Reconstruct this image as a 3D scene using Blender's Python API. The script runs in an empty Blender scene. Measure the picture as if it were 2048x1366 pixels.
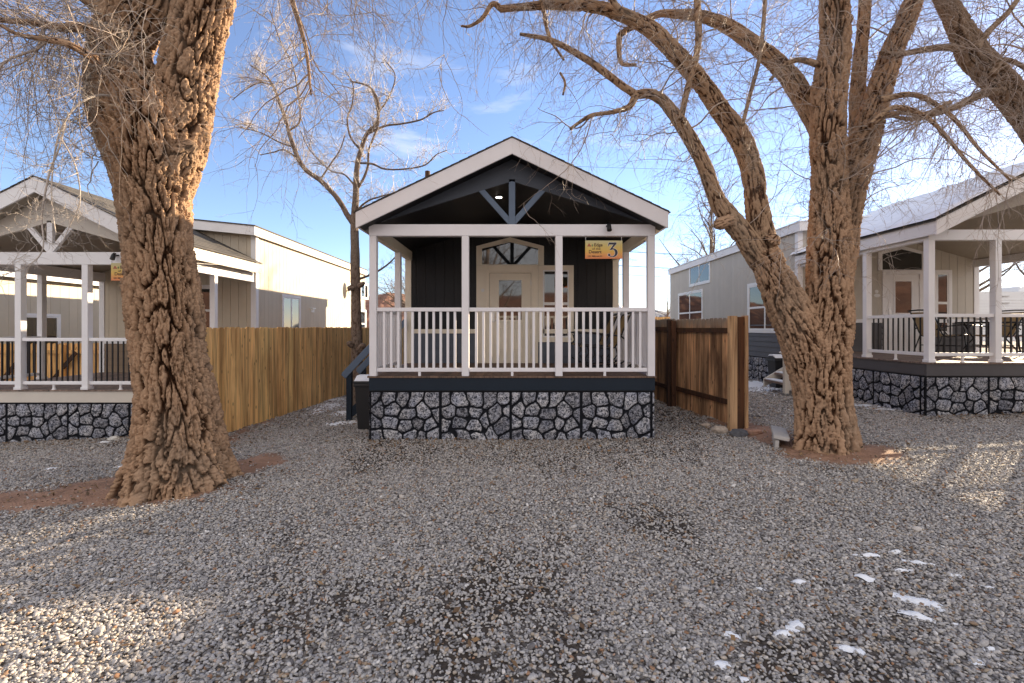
import bpy, math, random
import numpy as np
from mathutils import Vector
R = math.radians
rng = np.random.default_rng(7)
random.seed(7)
sc = bpy.context.scene
col = sc.collection
# ------------------------------------------------------------------ camera
F = 950.0; CZ = 1.74; HX = 1024.0; HY = 655.0
cam = bpy.data.objects.new("camera", bpy.data.cameras.new("camera"))
col.objects.link(cam)
cam.location = (0, 0, CZ); cam.rotation_euler = (R(90), 0, 0)
cam.data.sensor_width = 36; cam.data.lens = F / 2048 * 36
cam.data.shift_y = -(683 - HY) / 2048
cam.data.clip_start = 0.1; cam.data.clip_end = 20000
sc.camera = cam
# ------------------------------------------------------------------ sky and sun
SUN_AZ, SUN_EL = 50.5, 18.0          # degrees: azimuth from +Y towards +X
w = bpy.data.worlds.new("World"); sc.world = w; w.use_nodes = True
nt = w.node_tree; N = nt.nodes; L = nt.links
bg = N["Background"]; bg.inputs[1].default_value = 0.092
sky = N.new("ShaderNodeTexSky"); sky.sky_type = 'NISHITA'; sky.sun_disc = False
sky.sun_elevation = R(SUN_EL); sky.sun_rotation = R(SUN_AZ)
sky.air_density = 1.0; sky.dust_density = 0.25; sky.ozone_density = 3.0; sky.altitude = 1200
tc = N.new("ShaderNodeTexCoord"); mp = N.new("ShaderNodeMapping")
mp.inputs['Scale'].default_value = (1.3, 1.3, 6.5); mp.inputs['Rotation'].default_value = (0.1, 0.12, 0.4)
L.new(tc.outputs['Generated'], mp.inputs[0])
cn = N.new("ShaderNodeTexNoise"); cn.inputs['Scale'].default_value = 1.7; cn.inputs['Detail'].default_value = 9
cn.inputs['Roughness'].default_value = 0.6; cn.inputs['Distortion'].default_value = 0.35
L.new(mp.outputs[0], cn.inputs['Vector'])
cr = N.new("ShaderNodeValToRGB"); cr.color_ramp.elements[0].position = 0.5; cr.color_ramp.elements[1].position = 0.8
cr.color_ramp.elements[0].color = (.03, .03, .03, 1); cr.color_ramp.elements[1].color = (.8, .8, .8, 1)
# thin wisps ahead, unseen cloud bank behind and overhead added to fill the shade
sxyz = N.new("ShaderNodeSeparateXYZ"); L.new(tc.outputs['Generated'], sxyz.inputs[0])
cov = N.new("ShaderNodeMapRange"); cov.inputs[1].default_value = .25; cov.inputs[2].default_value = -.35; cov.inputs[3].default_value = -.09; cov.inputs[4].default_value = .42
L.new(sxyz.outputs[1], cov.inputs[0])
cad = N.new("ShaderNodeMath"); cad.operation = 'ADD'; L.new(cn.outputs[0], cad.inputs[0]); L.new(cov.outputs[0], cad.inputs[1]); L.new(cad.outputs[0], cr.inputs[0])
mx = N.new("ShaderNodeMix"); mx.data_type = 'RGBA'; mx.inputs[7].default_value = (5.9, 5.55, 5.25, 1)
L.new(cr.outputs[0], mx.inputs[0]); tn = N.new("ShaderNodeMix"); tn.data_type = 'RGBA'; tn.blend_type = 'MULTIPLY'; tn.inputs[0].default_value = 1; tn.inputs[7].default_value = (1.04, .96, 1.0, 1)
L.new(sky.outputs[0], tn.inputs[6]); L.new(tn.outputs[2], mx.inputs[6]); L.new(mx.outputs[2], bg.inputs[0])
sl = bpy.data.lights.new("sun", 'SUN'); sl.energy = 5.0; sl.angle = R(0.5); sl.color = (1, .80, .55)
sun = bpy.data.objects.new("sun", sl); col.objects.link(sun)
sd = Vector((math.sin(R(SUN_AZ)) * math.cos(R(SUN_EL)), math.cos(R(SUN_AZ)) * math.cos(R(SUN_EL)), math.sin(R(SUN_EL))))
sun.rotation_euler = (-sd).to_track_quat('-Z', 'Y').to_euler()
sc.view_settings.view_transform = 'Standard'; sc.view_settings.look = 'None'
sc.view_settings.exposure = 1.62; sc.view_settings.gamma = 1
sc.cycles.max_bounces = 8; sc.cycles.diffuse_bounces = 4

# ------------------------------------------------------------------ helpers
def P(px, py, D):
    return np.array([(px - HX) / F * D, D, CZ + (HY - py) / F * D])

ORG = {}
def org(o): return ORG.get(o.name, Vector((0, 0, 0))) if o else Vector((0, 0, 0))
def tag(o, label=None, cat=None, group=None, kind=None):
    if label: o['label'] = label
    if cat: o['category'] = cat
    if group: o['group'] = group
    if kind: o['kind'] = kind
    return o
def thing(name, loc, label, cat, group=None, kind=None):
    o = bpy.data.objects.new(name, None); col.objects.link(o)
    o.location = loc; o.empty_display_size = .2; ORG[o.name] = Vector(loc)
    return tag(o, label, cat, group, kind)
def link(name, me, parent=None, origin=None):
    """origin: world position of the object's own origin (mesh verts are already relative to it)"""
    o = bpy.data.objects.new(name, me); col.objects.link(o)
    wo = Vector(origin) if origin is not None else (org(parent))
    ORG[o.name] = wo
    if parent: o.parent = parent; o.location = wo - org(parent)
    else: o.location = wo
    return o
def mesh_np(name, V, Fc, mat, smooth=False, attrs=None):
    """V (n,3); Fc (m,k) int array with constant k"""
    me = bpy.data.meshes.new(name)
    V = np.asarray(V, np.float32); Fc = np.asarray(Fc, np.int32)
    me.vertices.add(len(V)); me.vertices.foreach_set('co', V.ravel())
    k = Fc.shape[1]
    me.loops.add(Fc.size); me.loops.foreach_set('vertex_index', Fc.ravel())
    me.polygons.add(len(Fc)); me.polygons.foreach_set('loop_start', np.arange(0, Fc.size, k, dtype=np.int32))
    me.polygons.foreach_set('loop_total', np.full(len(Fc), k, np.int32))
    if smooth: me.polygons.foreach_set('use_smooth', np.ones(len(Fc), bool))
    me.update(calc_edges=True)
    for nm, (dom, arr) in (attrs or {}).items():
        a = me.attributes.new(nm, 'FLOAT', dom); a.data.foreach_set('value', np.asarray(arr, np.float32).ravel())
    me.materials.append(mat)
    return me

class MB:
    def __init__(s): s.v = []; s.f = []; s.r = []
    def add(s, vs, fs, r=None):
        b = len(s.v); s.v += [tuple(map(float, p)) for p in vs]
        if r is None: r = random.random()
        for f in fs: s.f.append([b + i for i in f]); s.r.append(r)
        return s
    BF = [(0, 3, 2, 1), (4, 5, 6, 7), (0, 1, 5, 4), (1, 2, 6, 5), (2, 3, 7, 6), (3, 0, 4, 7)]
    def box(s, x0, x1, y0, y1, z0, z1, r=None):
        if x0 > x1: x0, x1 = x1, x0
        if y0 > y1: y0, y1 = y1, y0
        if z0 > z1: z0, z1 = z1, z0
        return s.add([(x0, y0, z0), (x1, y0, z0), (x1, y1, z0), (x0, y1, z0), (x0, y0, z1), (x1, y0, z1), (x1, y1, z1), (x0, y1, z1)], MB.BF, r)
    def prism(s, poly, O, U, W, Nn, n0, n1, r=None):
        """poly in (u,w) extruded along Nn from n0 to n1 ; O origin, U,W axes"""
        O, U, W, Nn = map(Vector, (O, U, W, Nn)); n = len(poly)
        vs = [O + U * a + W * b + Nn * n0 for a, b in poly] + [O + U * a + W * b + Nn * n1 for a, b in poly]
        fs = [list(range(n))[::-1], list(range(n, 2 * n))] + [(i, (i + 1) % n, n + (i + 1) % n, n + i) for i in range(n)]
        if U.cross(W).dot(Nn) * (n1 - n0) < 0: fs = [list(f)[::-1] for f in fs]
        return s.add(vs, fs, r)
    def xz(s, poly, y0, y1, r=None): return s.prism(poly, (0, 0, 0), (1, 0, 0), (0, 0, 1), (0, 1, 0), y0, y1, r)
    def yz(s, poly, x0, x1, r=None): return s.prism(poly, (0, 0, 0), (0, 1, 0), (0, 0, 1), (1, 0, 0), x0, x1, r)
    def bar(s, a, b, w, h, r=None, up=(0, 0, 1)):
        a = Vector(a); b = Vector(b); d = (b - a).normalized(); up = Vector(up)
        sd_ = d.cross(up)
        if sd_.length < 1e-4: sd_ = d.cross(Vector((0, 1, 0)))
        sd_.normalize(); u = sd_.cross(d).normalized()
        vs = []
        for p in (a, b):
            for i, j in ((-1, -1), (1, -1), (1, 1), (-1, 1)): vs.append(p + sd_ * i * w / 2 + u * j * h / 2)
        return s.add(vs, [(0, 3, 2, 1), (4, 5, 6, 7), (0, 1, 5, 4), (1, 2, 6, 5), (2, 3, 7, 6), (3, 0, 4, 7)][:], r)
    def tube(s, pts, rad, n=8, r=None, cap=True):
        pts = [Vector(p) for p in pts]; m = len(pts)
        if not hasattr(rad, '__len__'): rad = [rad] * m
        vs = []; t0 = (pts[1] - pts[0]).normalized()
        nrm = t0.orthogonal().normalized()
        for i, p in enumerate(pts):
            t = (pts[min(i + 1, m - 1)] - pts[max(i - 1, 0)]).normalized()
            nrm = (nrm - t * nrm.dot(t)).normalized(); bi = t.cross(nrm)
            for k in range(n):
                a = 2 * math.pi * k / n
                vs.append(p + (nrm * math.cos(a) + bi * math.sin(a)) * rad[i])
        fs = [(i * n + k, i * n + (k + 1) % n, (i + 1) * n + (k + 1) % n, (i + 1) * n + k) for i in range(m - 1) for k in range(n)]
        if cap: fs += [list(range(n))[::-1], [(m - 1) * n + k for k in range(n)]]
        return s.add(vs, fs, r)
    def lathe(s, c, prof, n=20, r=None):
        c = Vector(c); m = len(prof); vs = []
        for rr, z in prof:
            for k in range(n):
                a = 2 * math.pi * k / n; vs.append(c + Vector((rr * math.cos(a), rr * math.sin(a), z)))
        fs = [(i * n + k, i * n + (k + 1) % n, (i + 1) * n + (k + 1) % n, (i + 1) * n + k) for i in range(m - 1) for k in range(n)]
        fs += [list(range(n))[::-1], [(m - 1) * n + k for k in range(n)]]
        return s.add(vs, fs, r)
    def build(s, name, mat, parent=None, origin=None, bevel=0, smooth=False):
        wo = Vector(origin) if origin is not None else org(parent)
        me = bpy.data.meshes.new(name)
        me.from_pydata([(x - wo.x, y - wo.y, z - wo.z) for x, y, z in s.v], [], s.f)
        a = me.attributes.new('rnd', 'FLOAT', 'FACE'); a.data.foreach_set('value', s.r)
        if smooth:
            me.polygons.foreach_set('use_smooth', [True] * len(me.polygons))
            me.set_sharp_from_angle(angle=R(40))
        me.materials.append(mat); me.update()
        o = link(name, me, parent, wo)
        if bevel:
            b = o.modifiers.new('bevel', 'BEVEL'); b.width = bevel; b.segments = 2; b.limit_method = 'ANGLE'; b.angle_limit = R(40)
        return o

# ---- gradient noise, vectorised
_perm = rng.permutation(512); _perm = np.concatenate([_perm] * 3)
_g = rng.normal(size=(512, 3)); _g /= np.linalg.norm(_g, axis=1)[:, None]
def perlin(p):
    p = np.asarray(p, float); i = np.floor(p).astype(int); f = p - i; u = f * f * f * (f * (f * 6 - 15) + 10)
    i &= 511; out = 0
    for dx in (0, 1):
        for dy in (0, 1):
            for dz in (0, 1):
                h = _perm[(_perm[(_perm[(i[..., 0] + dx) & 511] + i[..., 1] + dy) & 511] + i[..., 2] + dz) & 511]
                g = _g[h]; d = g[..., 0] * (f[..., 0] - dx) + g[..., 1] * (f[..., 1] - dy) + g[..., 2] * (f[..., 2] - dz)
                wx = u[..., 0] if dx else 1 - u[..., 0]; wy = u[..., 1] if dy else 1 - u[..., 1]; wz = u[..., 2] if dz else 1 - u[..., 2]
                out = out + d * wx * wy * wz
    return out * 1.6
def fbm(p, o=4):
    a = 1; s_ = 0; p = np.asarray(p, float)
    for k in range(o): s_ = s_ + a * perlin(p * 2 ** k + 17.3 * k); a *= .5
    return s_
def sm(a, b, x): t = np.clip((x - a) / (b - a), 0, 1); return t * t * (3 - 2 * t)

# ------------------------------------------------------------------ materials
def newmat(name):
    m = bpy.data.materials.new(name); m.use_nodes = True
    b = m.node_tree.nodes['Principled BSDF']; return m, m.node_tree.nodes, m.node_tree.links, b
def noise(Nn, Lk, scale, detail=4, rough=.55, vec=None, obj=True, stretch=None, dist=0):
    t = Nn.new('ShaderNodeTexCoord'); n = Nn.new('ShaderNodeTexNoise')
    n.inputs['Scale'].default_value = scale; n.inputs['Detail'].default_value = detail; n.inputs['Roughness'].default_value = rough
    n.inputs['Distortion'].default_value = dist
    src = t.outputs['Object']
    if stretch:
        m = Nn.new('ShaderNodeMapping'); m.inputs['Scale'].default_value = stretch; Lk.new(src, m.inputs[0]); src = m.outputs[0]
    Lk.new(src, n.inputs['Vector']); return n
def ramp(Nn, Lk, src, stops):
    r = Nn.new('ShaderNodeValToRGB'); e = r.color_ramp.elements
    while len(e) < len(stops): e.new(.5)
    for i, (p, c) in enumerate(stops):
        e[i].position = p; e[i].color = (*c, 1) if len(c) == 3 else c
    Lk.new(src, r.inputs[0]); return r
def mix(Nn, Lk, fac, a, b, mode='MIX'):
    m = Nn.new('ShaderNodeMix'); m.data_type = 'RGBA'; m.blend_type = mode
    for i, v in ((0, fac), (6, a), (7, b)):
        if isinstance(v, (int, float)): m.inputs[i].default_value = v
        elif isinstance(v, tuple): m.inputs[i].default_value = (*v, 1)
        else: Lk.new(v, m.inputs[i])
    return m.outputs[2]
def bump(Nn, Lk, b, src, dist=.01, strg=.5):
    n = Nn.new('ShaderNodeBump'); n.inputs['Strength'].default_value = strg; n.inputs['Distance'].default_value = dist
    Lk.new(src, n.inputs['Height']); Lk.new(n.outputs[0], b.inputs['Normal'])
def attr(Nn, name):
    a = Nn.new('ShaderNodeAttribute'); a.attribute_name = name; return a
def sc3(c, k): return tuple(min(1, x * k) for x in c)

def paint(name, c, rough=.55, var=.12, streak=False):
    m, Nn, Lk, b = newmat(name)
    n = noise(Nn, Lk, 2.5, 6, .65, stretch=(1, 1, .25) if streak else None)
    n2 = noise(Nn, Lk, 60, 3, .6)
    r = ramp(Nn, Lk, n.outputs[0], [(.3, sc3(c, 1 - var)), (.7, sc3(c, 1 + var * .6))])
    a = attr(Nn, 'rnd')
    r2 = ramp(Nn, Lk, a.outputs['Fac'], [(0, (.94, .94, .94)), (1, (1, 1, 1))])
    Lk.new(mix(Nn, Lk, 1.0, r.outputs[0], r2.outputs[0], 'MULTIPLY'), b.inputs['Base Color'])
    b.inputs['Roughness'].default_value = rough
    b.inputs['Specular IOR Level'].default_value = .3
    bump(Nn, Lk, b, n2.outputs[0], .002, .25)
    return m
def metal(name, c, rough=.4, met=.6):
    m, Nn, Lk, b = newmat(name); b.inputs['Base Color'].default_value = (*c, 1)
    b.inputs['Roughness'].default_value = rough; b.inputs['Metallic'].default_value = met; return m
def glassmat(name, c=(.012, .014, .016), ior=1.9):
    m, Nn, Lk, b = newmat(name)
    n = noise(Nn, Lk, 1.3, 2, .5)
    b.inputs['Base Color'].default_value = (*c, 1); b.inputs['Roughness'].default_value = .03; b.inputs['IOR'].default_value = ior
    bump(Nn, Lk, b, n.outputs[0], .01, .06); return m
def woodfence(name, light, dark, stain, grey=None, dirt=.5):
    m, Nn, Lk, b = newmat(name)
    a = attr(Nn, 'rnd')
    base = ramp(Nn, Lk, a.outputs['Fac'], [(0, dark), (.2, light), (.6, sc3(light, 1.18)), (.85, sc3(light, .85)), (1, sc3(light, 1.3))])
    t = Nn.new('ShaderNodeTexCoord'); cmb = Nn.new('ShaderNodeVectorMath'); cmb.operation = 'ADD'
    sc_ = Nn.new('ShaderNodeVectorMath'); sc_.operation = 'SCALE'; sc_.inputs['Scale'].default_value = 37
    cx = Nn.new('ShaderNodeCombineXYZ'); Lk.new(a.outputs['Fac'], cx.inputs[0]); Lk.new(a.outputs['Fac'], cx.inputs[2]); Lk.new(cx.outputs[0], sc_.inputs[0])
    Lk.new(t.outputs['Object'], cmb.inputs[0]); Lk.new(sc_.outputs[0], cmb.inputs[1])
    mpn = Nn.new('ShaderNodeMapping'); mpn.inputs['Scale'].default_value = (26, 26, 1.3); Lk.new(cmb.outputs[0], mpn.inputs[0])
    g = Nn.new('ShaderNodeTexNoise'); g.inputs['Scale'].default_value = 1; g.inputs['Detail'].default_value = 6; g.inputs['Distortion'].default_value = .8
    Lk.new(mpn.outputs[0], g.inputs['Vector'])
    gr = ramp(Nn, Lk, g.outputs[0], [(.3, (.5, .42, .36)), (.55, (1, 1, 1)), (.75, (1.15, 1.1, 1))])
    c1 = mix(Nn, Lk, 1.0, base.outputs[0], gr.outputs[0], 'MULTIPLY')
    mp2 = Nn.new('ShaderNodeMapping'); mp2.inputs['Scale'].default_value = (9, 9, .55); Lk.new(cmb.outputs[0], mp2.inputs[0])
    g3 = Nn.new('ShaderNodeTexNoise'); g3.inputs['Scale'].default_value = 1; g3.inputs['Detail'].default_value = 5; Lk.new(mp2.outputs[0], g3.inputs['Vector'])
    st_ = ramp(Nn, Lk, g3.outputs[0], [(.36, (1 - dirt * .75,) * 3), (.55, (1, 1, 1)), (.7, (1.12, 1.1, 1.05))]); c1 = mix(Nn, Lk, 1.0, c1, st_.outputs[0], 'MULTIPLY')
    s_ = noise(Nn, Lk, 1.4, 4, .6, stretch=(1.4, 1.4, .5)); sr = ramp(Nn, Lk, s_.outputs[0], [(.5, (0, 0, 0)), (.72, (dirt,) * 3)])
    c2 = mix(Nn, Lk, sr.outputs[0], c1, stain)
    # knots
    mk = Nn.new('ShaderNodeMapping'); mk.inputs['Scale'].default_value = (9, 9, 3.2); Lk.new(cmb.outputs[0], mk.inputs[0])
    vo = Nn.new('ShaderNodeTexVoronoi'); vo.inputs['Scale'].default_value = 1; Lk.new(mk.outputs[0], vo.inputs['Vector'])
    kr = ramp(Nn, Lk, vo.outputs['Distance'], [(.07, (1, 1, 1)), (.14, (0, 0, 0))])
    c3 = mix(Nn, Lk, kr.outputs[0], c2, sc3(dark, .3))
    if grey:
        sx = Nn.new('ShaderNodeSeparateXYZ'); Lk.new(t.outputs['Object'], sx.inputs[0])
        ad = Nn.new('ShaderNodeMath'); ad.operation = 'ADD'; Lk.new(sx.outputs[2], ad.inputs[0])
        g2 = Nn.new('ShaderNodeMath'); g2.operation = 'MULTIPLY'; g2.inputs[1].default_value = .5; Lk.new(g.outputs[0], g2.inputs[0]); Lk.new(g2.outputs[0], ad.inputs[1])
        rr = ramp(Nn, Lk, ad.outputs[0], [(.0, (0, 0, 0)), (1, (1, 1, 1))]); rr.color_ramp.elements[0].position = .0
        mr = Nn.new('ShaderNodeMapRange'); mr.inputs[1].default_value = 1.78; mr.inputs[2].default_value = 2.06; Lk.new(ad.outputs[0], mr.inputs[0])
        c3 = mix(Nn, Lk, mr.outputs[0], c3, grey)
    Lk.new(c3, b.inputs['Base Color']); b.inputs['Roughness'].default_value = .75
    bump(Nn, Lk, b, g.outputs[0], .004, .5)
    return m
def barkmat(name, outer, inner, grey, bs=1.0):
    m, Nn, Lk, b = newmat(name)
    a = attr(Nn, 'bark')
    n = noise(Nn, Lk, 28 * bs, 6, .65, stretch=(1, 1, .35)); n2 = noise(Nn, Lk, 1.6, 4, .6, stretch=(1, 1, .4))
    ad = Nn.new('ShaderNodeMath'); ad.operation = 'MULTIPLY_ADD'; ad.inputs[1].default_value = .5
    Lk.new(n.outputs[0], ad.inputs[0]); Lk.new(a.outputs['Fac'], ad.inputs[2])
    r = ramp(Nn, Lk, ad.outputs[0], [(.25, sc3(inner, .5)), (.55, sc3(inner, 1.6)), (.85, outer), (1, sc3(outer, 1.3))])
    gr = ramp(Nn, Lk, n2.outputs[0], [(.48, (0, 0, 0)), (.70, (.65, .65, .65))])
    Lk.new(mix(Nn, Lk, gr.outputs[0], r.outputs[0], grey), b.inputs['Base Color'])
    b.inputs['Roughness'].default_value = .85; b.inputs['Specular IOR Level'].default_value = .2
    bump(Nn, Lk, b, n.outputs[0], .02, .8)
    return m

M = {}
M['white'] = paint('white_paint', (.76, .74, .76), .5, .05)
M['white_warm'] = paint('cream_white_paint', (.76, .69, .57), .5, .06)
M['white_clean'] = paint('clean_white_paint', (.80, .79, .80), .5, .05)
M['black'] = paint('black_blue_paint', (.008, .009, .012), .45, .2)
M['ceil_dark'] = paint('dark_ceiling_paint', (.012, .012, .015), .5, .15)
M['slate'] = paint('slate_blue_paint', (.11, .15, .215), .5, .1)
M['charcoal'] = paint('charcoal_paint', (.055, .065, .085), .5, .1)
M['slate_siding'] = paint('slate_lap_siding', (.085, .1, .13), .55, .1)
M['navy'] = paint('navy_band_paint', (.008, .017, .030), .45, .12)
M['cream'] = paint('cream_siding', (.56, .49, .385), .6, .06)
M['cream_trim'] = paint('cream_trim_paint', (.62, .57, .50), .5, .05)
M['tan'] = paint('tan_lap_siding', (.26, .19, .13), .6, .08)
M['greige'] = paint('greige_siding', (.52, .48, .42), .6, .05)
M['ceil_taupe'] = paint('taupe_ceiling', (.38, .335, .275), .6, .06)
M['grey_band'] = paint('grey_band_paint', (.085, .08, .085), .55, .1)
M['grey_lap'] = paint('grey_lap_siding', (.095, .09, .095), .55, .1)
M['deck'] = woodfence('composite_deck', (.16, .10, .07), (.12, .08, .055), (.09, .06, .05), dirt=.3)
M['deck2'] = woodfence('grey_brown_deck', (.22, .16, .13), (.16, .12, .1), (.13, .1, .08), dirt=.3)
M['cedar'] = woodfence('cedar_picket', (.90, .54, .22), (.72, .41, .15), (.42, .18, .05), dirt=.6)
M['oldfence'] = woodfence('weathered_picket', (.66, .38, .20), (.20, .10, .045), (.06, .025, .012), grey=(.27, .215, .17), dirt=.85)
M['rail_dark'] = woodfence('stained_rail_wood', (.085, .035, .015), (.05, .02, .01), (.03, .015, .01), dirt=.6)
M['post_light'] = woodfence('pale_post_wood', (.66, .42, .23), (.56, .34, .18), (.22, .10, .04), dirt=.25)
M['post_dark'] = woodfence('streaked_post_wood', (.22, .085, .03), (.10, .04, .015), (.03, .015, .01), dirt=.9)
M['iron'] = metal('black_metal', (.012, .012, .014), .4, .3)
M['steel'] = metal('brushed_steel', (.5, .5, .5), .35, .9)
M['plastic_black'] = metal('black_plastic', (.014, .014, .016), .45, 0)
M['glass'] = glassmat('window_glass')
M['vinyl'] = paint('white_vinyl', (.78, .78, .78), .35, .03)
M['mesh_tan'] = paint('tan_sling_fabric', (.20, .135, .06), .8, .1)
M['mesh_tan_light'] = paint('light_sling_fabric', (.50, .38, .22), .8, .1)
M['wire'] = metal('wire_black', (.02, .02, .02), .6, 0)
M['medallion'] = paint('white_plate', (.7, .7, .7), .4, .05)

def shingle():
    m, Nn, Lk, b = newmat('asphalt_shingle')
    br = Nn.new('ShaderNodeTexBrick'); t = Nn.new('ShaderNodeTexCoord'); mpn = Nn.new('ShaderNodeMapping')
    mpn.inputs['Rotation'].default_value = (0, 0, R(90)); Lk.new(t.outputs['Object'], mpn.inputs[0]); Lk.new(mpn.outputs[0], br.inputs[0])
    br.inputs['Scale'].default_value = 1; br.inputs['Brick Width'].default_value = .3; br.inputs['Row Height'].default_value = .13
    br.inputs['Mortar Size'].default_value = .006
    br.inputs['Color1'].default_value = (.10, .085, .07, 1); br.inputs['Color2'].default_value = (.055, .05, .045, 1); br.inputs['Mortar'].default_value = (.02, .02, .02, 1)
    n = noise(Nn, Lk, 90, 2); c = mix(Nn, Lk, .5, br.outputs[0], n.outputs[0], 'MULTIPLY')
    Lk.new(mix(Nn, Lk, 1.0, c, (1.5, 1.5, 1.5), 'MULTIPLY'), b.inputs['Base Color']); b.inputs['Roughness'].default_value = .9
    bump(Nn, Lk, b, n.outputs[0], .004, .6); return m
M['shingle'] = shingle()
def snowmat():
    m, Nn, Lk, b = newmat('snow'); n = noise(Nn, Lk, 30, 6, .6); n2 = noise(Nn, Lk, 3, 4)
    r = ramp(Nn, Lk, n2.outputs[0], [(.3, (.74, .76, .8)), (.7, (.86, .87, .9))])
    Lk.new(r.outputs[0], b.inputs['Base Color']); b.inputs['Roughness'].default_value = .6
    b.inputs['Subsurface Weight'].default_value = .0
    bump(Nn, Lk, b, n.outputs[0], .02, .6); return m
M['snow'] = snowmat()
def stonemat():
    m, Nn, Lk, b = newmat('painted_stone')
    a = attr(Nn, 'stone'); cc = attr(Nn, 'cell')
    n = noise(Nn, Lk, 26, 5, .7, dist=1.2); n2 = noise(Nn, Lk, 5, 2)
    sp = ramp(Nn, Lk, n.outputs[0], [(.40, (.02, .022, .03)), (.47, (.16, .165, .18)), (.55, (.48, .48, .50)), (.72, (.66, .66, .68))])
    tint = ramp(Nn, Lk, n2.outputs[0], [(.35, (.72, .75, .85)), (.65, (1, .98, .97))])
    c = mix(Nn, Lk, 1.0, sp.outputs[0], tint.outputs[0], 'MULTIPLY')
    cl = ramp(Nn, Lk, cc.outputs['Fac'], [(0, (.55, .55, .57)), (.5, (.9, .9, .9)), (1, (1.1, 1.1, 1.1))])
    c = mix(Nn, Lk, 1.0, c, cl.outputs[0], 'MULTIPLY')
    mk = ramp(Nn, Lk, a.outputs['Fac'], [(.35, (0, 0, 0)), (.55, (1, 1, 1))])
    Lk.new(mix(Nn, Lk, mk.outputs[0], (.008, .009, .013), c), b.inputs['Base Color']); b.inputs['Roughness'].default_value = .75; b.inputs['Specular IOR Level'].default_value = .15
    bump(Nn, Lk, b, n.outputs[0], .01, .7); return m
M['stone'] = stonemat()
M['bark'] = barkmat('cottonwood_bark', (.30, .19, .118), (.045, .019, .008), (.27, .205, .15))
M['bark_thin'] = barkmat('limb_bark', (.22, .16, .115), (.10, .06, .035), (.24, .20, .165), 2)
M['bark_limb'] = barkmat('limb_grey_bark', (.265, .175, .11), (.06, .03, .017), (.24, .195, .15), 1.3)
M['bark_young'] = barkmat('young_bark', (.16, .12, .095), (.09, .06, .045), (.19, .16, .135), 2)
def twigmat(name, c):
    m, Nn, Lk, b = newmat(name); n = noise(Nn, Lk, 3, 3)
    r = ramp(Nn, Lk, n.outputs[0], [(.35, sc3(c, .7)), (.65, sc3(c, 1.2))]); Lk.new(r.outputs[0], b.inputs['Base Color'])
    b.inputs['Roughness'].default_value = .6; return m
M['twig'] = twigmat('pale_twig', (.36, .285, .235))
M['twig_white'] = twigmat('grey_twig', (.46, .40, .35))
M['twig_dark'] = twigmat('dark_twig', (.13, .09, .07))

# ------------------------------------------------------------------ ground
def gz(x, y):
    x = np.asarray(x, float); y = np.asarray(y, float)
    h = np.interp(x, [-40, -14, -8.5, -5, -2.5, 0, 2.3, 7, 12, 40], [-1.0, -.62, -.29, -.12, -.02, 0, .02, .19, .3, .6])
    q = np.stack([x * .35, y * .35, np.zeros_like(x)], -1)
    near = sm(45, 30, np.hypot(x, y))
    return h + .035 * perlin(q) * near * sm(0, 3, y) + .55 * sm(16, 32, y) + sm(40, 200, y) * 1.0
def dirtmask(x, y):
    q = np.stack([x, y, np.zeros_like(x)], -1)
    nn = fbm(q * 2.3, 5) * .62
    def ell(cx, cy, a, b_, th=0):
        c, s_ = math.cos(th), math.sin(th); u = (x - cx) * c + (y - cy) * s_; v = -(x - cx) * s_ + (y - cy) * c
        return 1 - np.sqrt((u / a) ** 2 + (v / b_) ** 2)
    d = np.maximum.reduce([ell(-4.4, 5.35, 1.45, .62, -.1), ell(-3.45, 6.15, .5, .65), ell(4.35, 6.3, .85, .75), ell(3.95, 7.5, .45, 1.3),
                           ell(-5.2, 5.2, 1.2, .42, -.05)])
    fl = .35 - np.abs(x + 4.75 + .12 * (y - 8)) / .9 - .9 * (y < 7) - 3 * (y > 14)   # along the left fence
    fr = .3 - np.abs(x - 3.6) / .7 - 2 * (y < 7.4) - 3 * (y > 14)
    d = np.maximum.reduce([d * 1.6, fl, fr])
    return sm(-.12, .55, d * .9 + nn * .55)
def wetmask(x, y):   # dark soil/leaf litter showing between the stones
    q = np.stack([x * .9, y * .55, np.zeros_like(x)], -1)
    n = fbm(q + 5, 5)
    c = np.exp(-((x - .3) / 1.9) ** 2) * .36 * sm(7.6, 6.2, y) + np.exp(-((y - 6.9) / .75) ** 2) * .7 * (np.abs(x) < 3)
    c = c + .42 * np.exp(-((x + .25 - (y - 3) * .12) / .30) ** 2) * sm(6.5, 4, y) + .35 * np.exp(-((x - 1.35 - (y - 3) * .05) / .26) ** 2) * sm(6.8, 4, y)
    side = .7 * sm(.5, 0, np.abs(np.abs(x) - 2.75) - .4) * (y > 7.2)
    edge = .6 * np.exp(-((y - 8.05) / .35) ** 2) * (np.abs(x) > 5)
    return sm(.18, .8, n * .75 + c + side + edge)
xs = np.unique(np.concatenate([np.linspace(-6000, -200, 12), np.linspace(-200, -30, 18), np.linspace(-30, -15, 31), np.arange(-15, 15.01, .075), np.linspace(15, 30, 31), np.linspace(30, 200, 18), np.linspace(200, 6000, 12)]))
ys = np.unique(np.concatenate([np.linspace(-3000, -100, 8), np.linspace(-100, -5, 20), np.arange(-5, 14.01, .075), np.linspace(14, 40, 60), np.linspace(40, 250, 30), np.linspace(250, 9000, 14)]))
GX, GY = np.meshgrid(xs, ys); Z = gz(GX, GY)
far = sm(60, 400, np.hypot(GX, GY)); Z = Z * (1 - far) + 1.2 * far
V = np.stack([GX, GY, Z], -1).reshape(-1, 3); nx, ny = len(xs), len(ys)
ii = np.arange(nx * ny).reshape(ny, nx)
Fc = np.stack([ii[:-1, :-1], ii[:-1, 1:], ii[1:, 1:], ii[1:, :-1]], -1).reshape(-1, 4)
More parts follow.
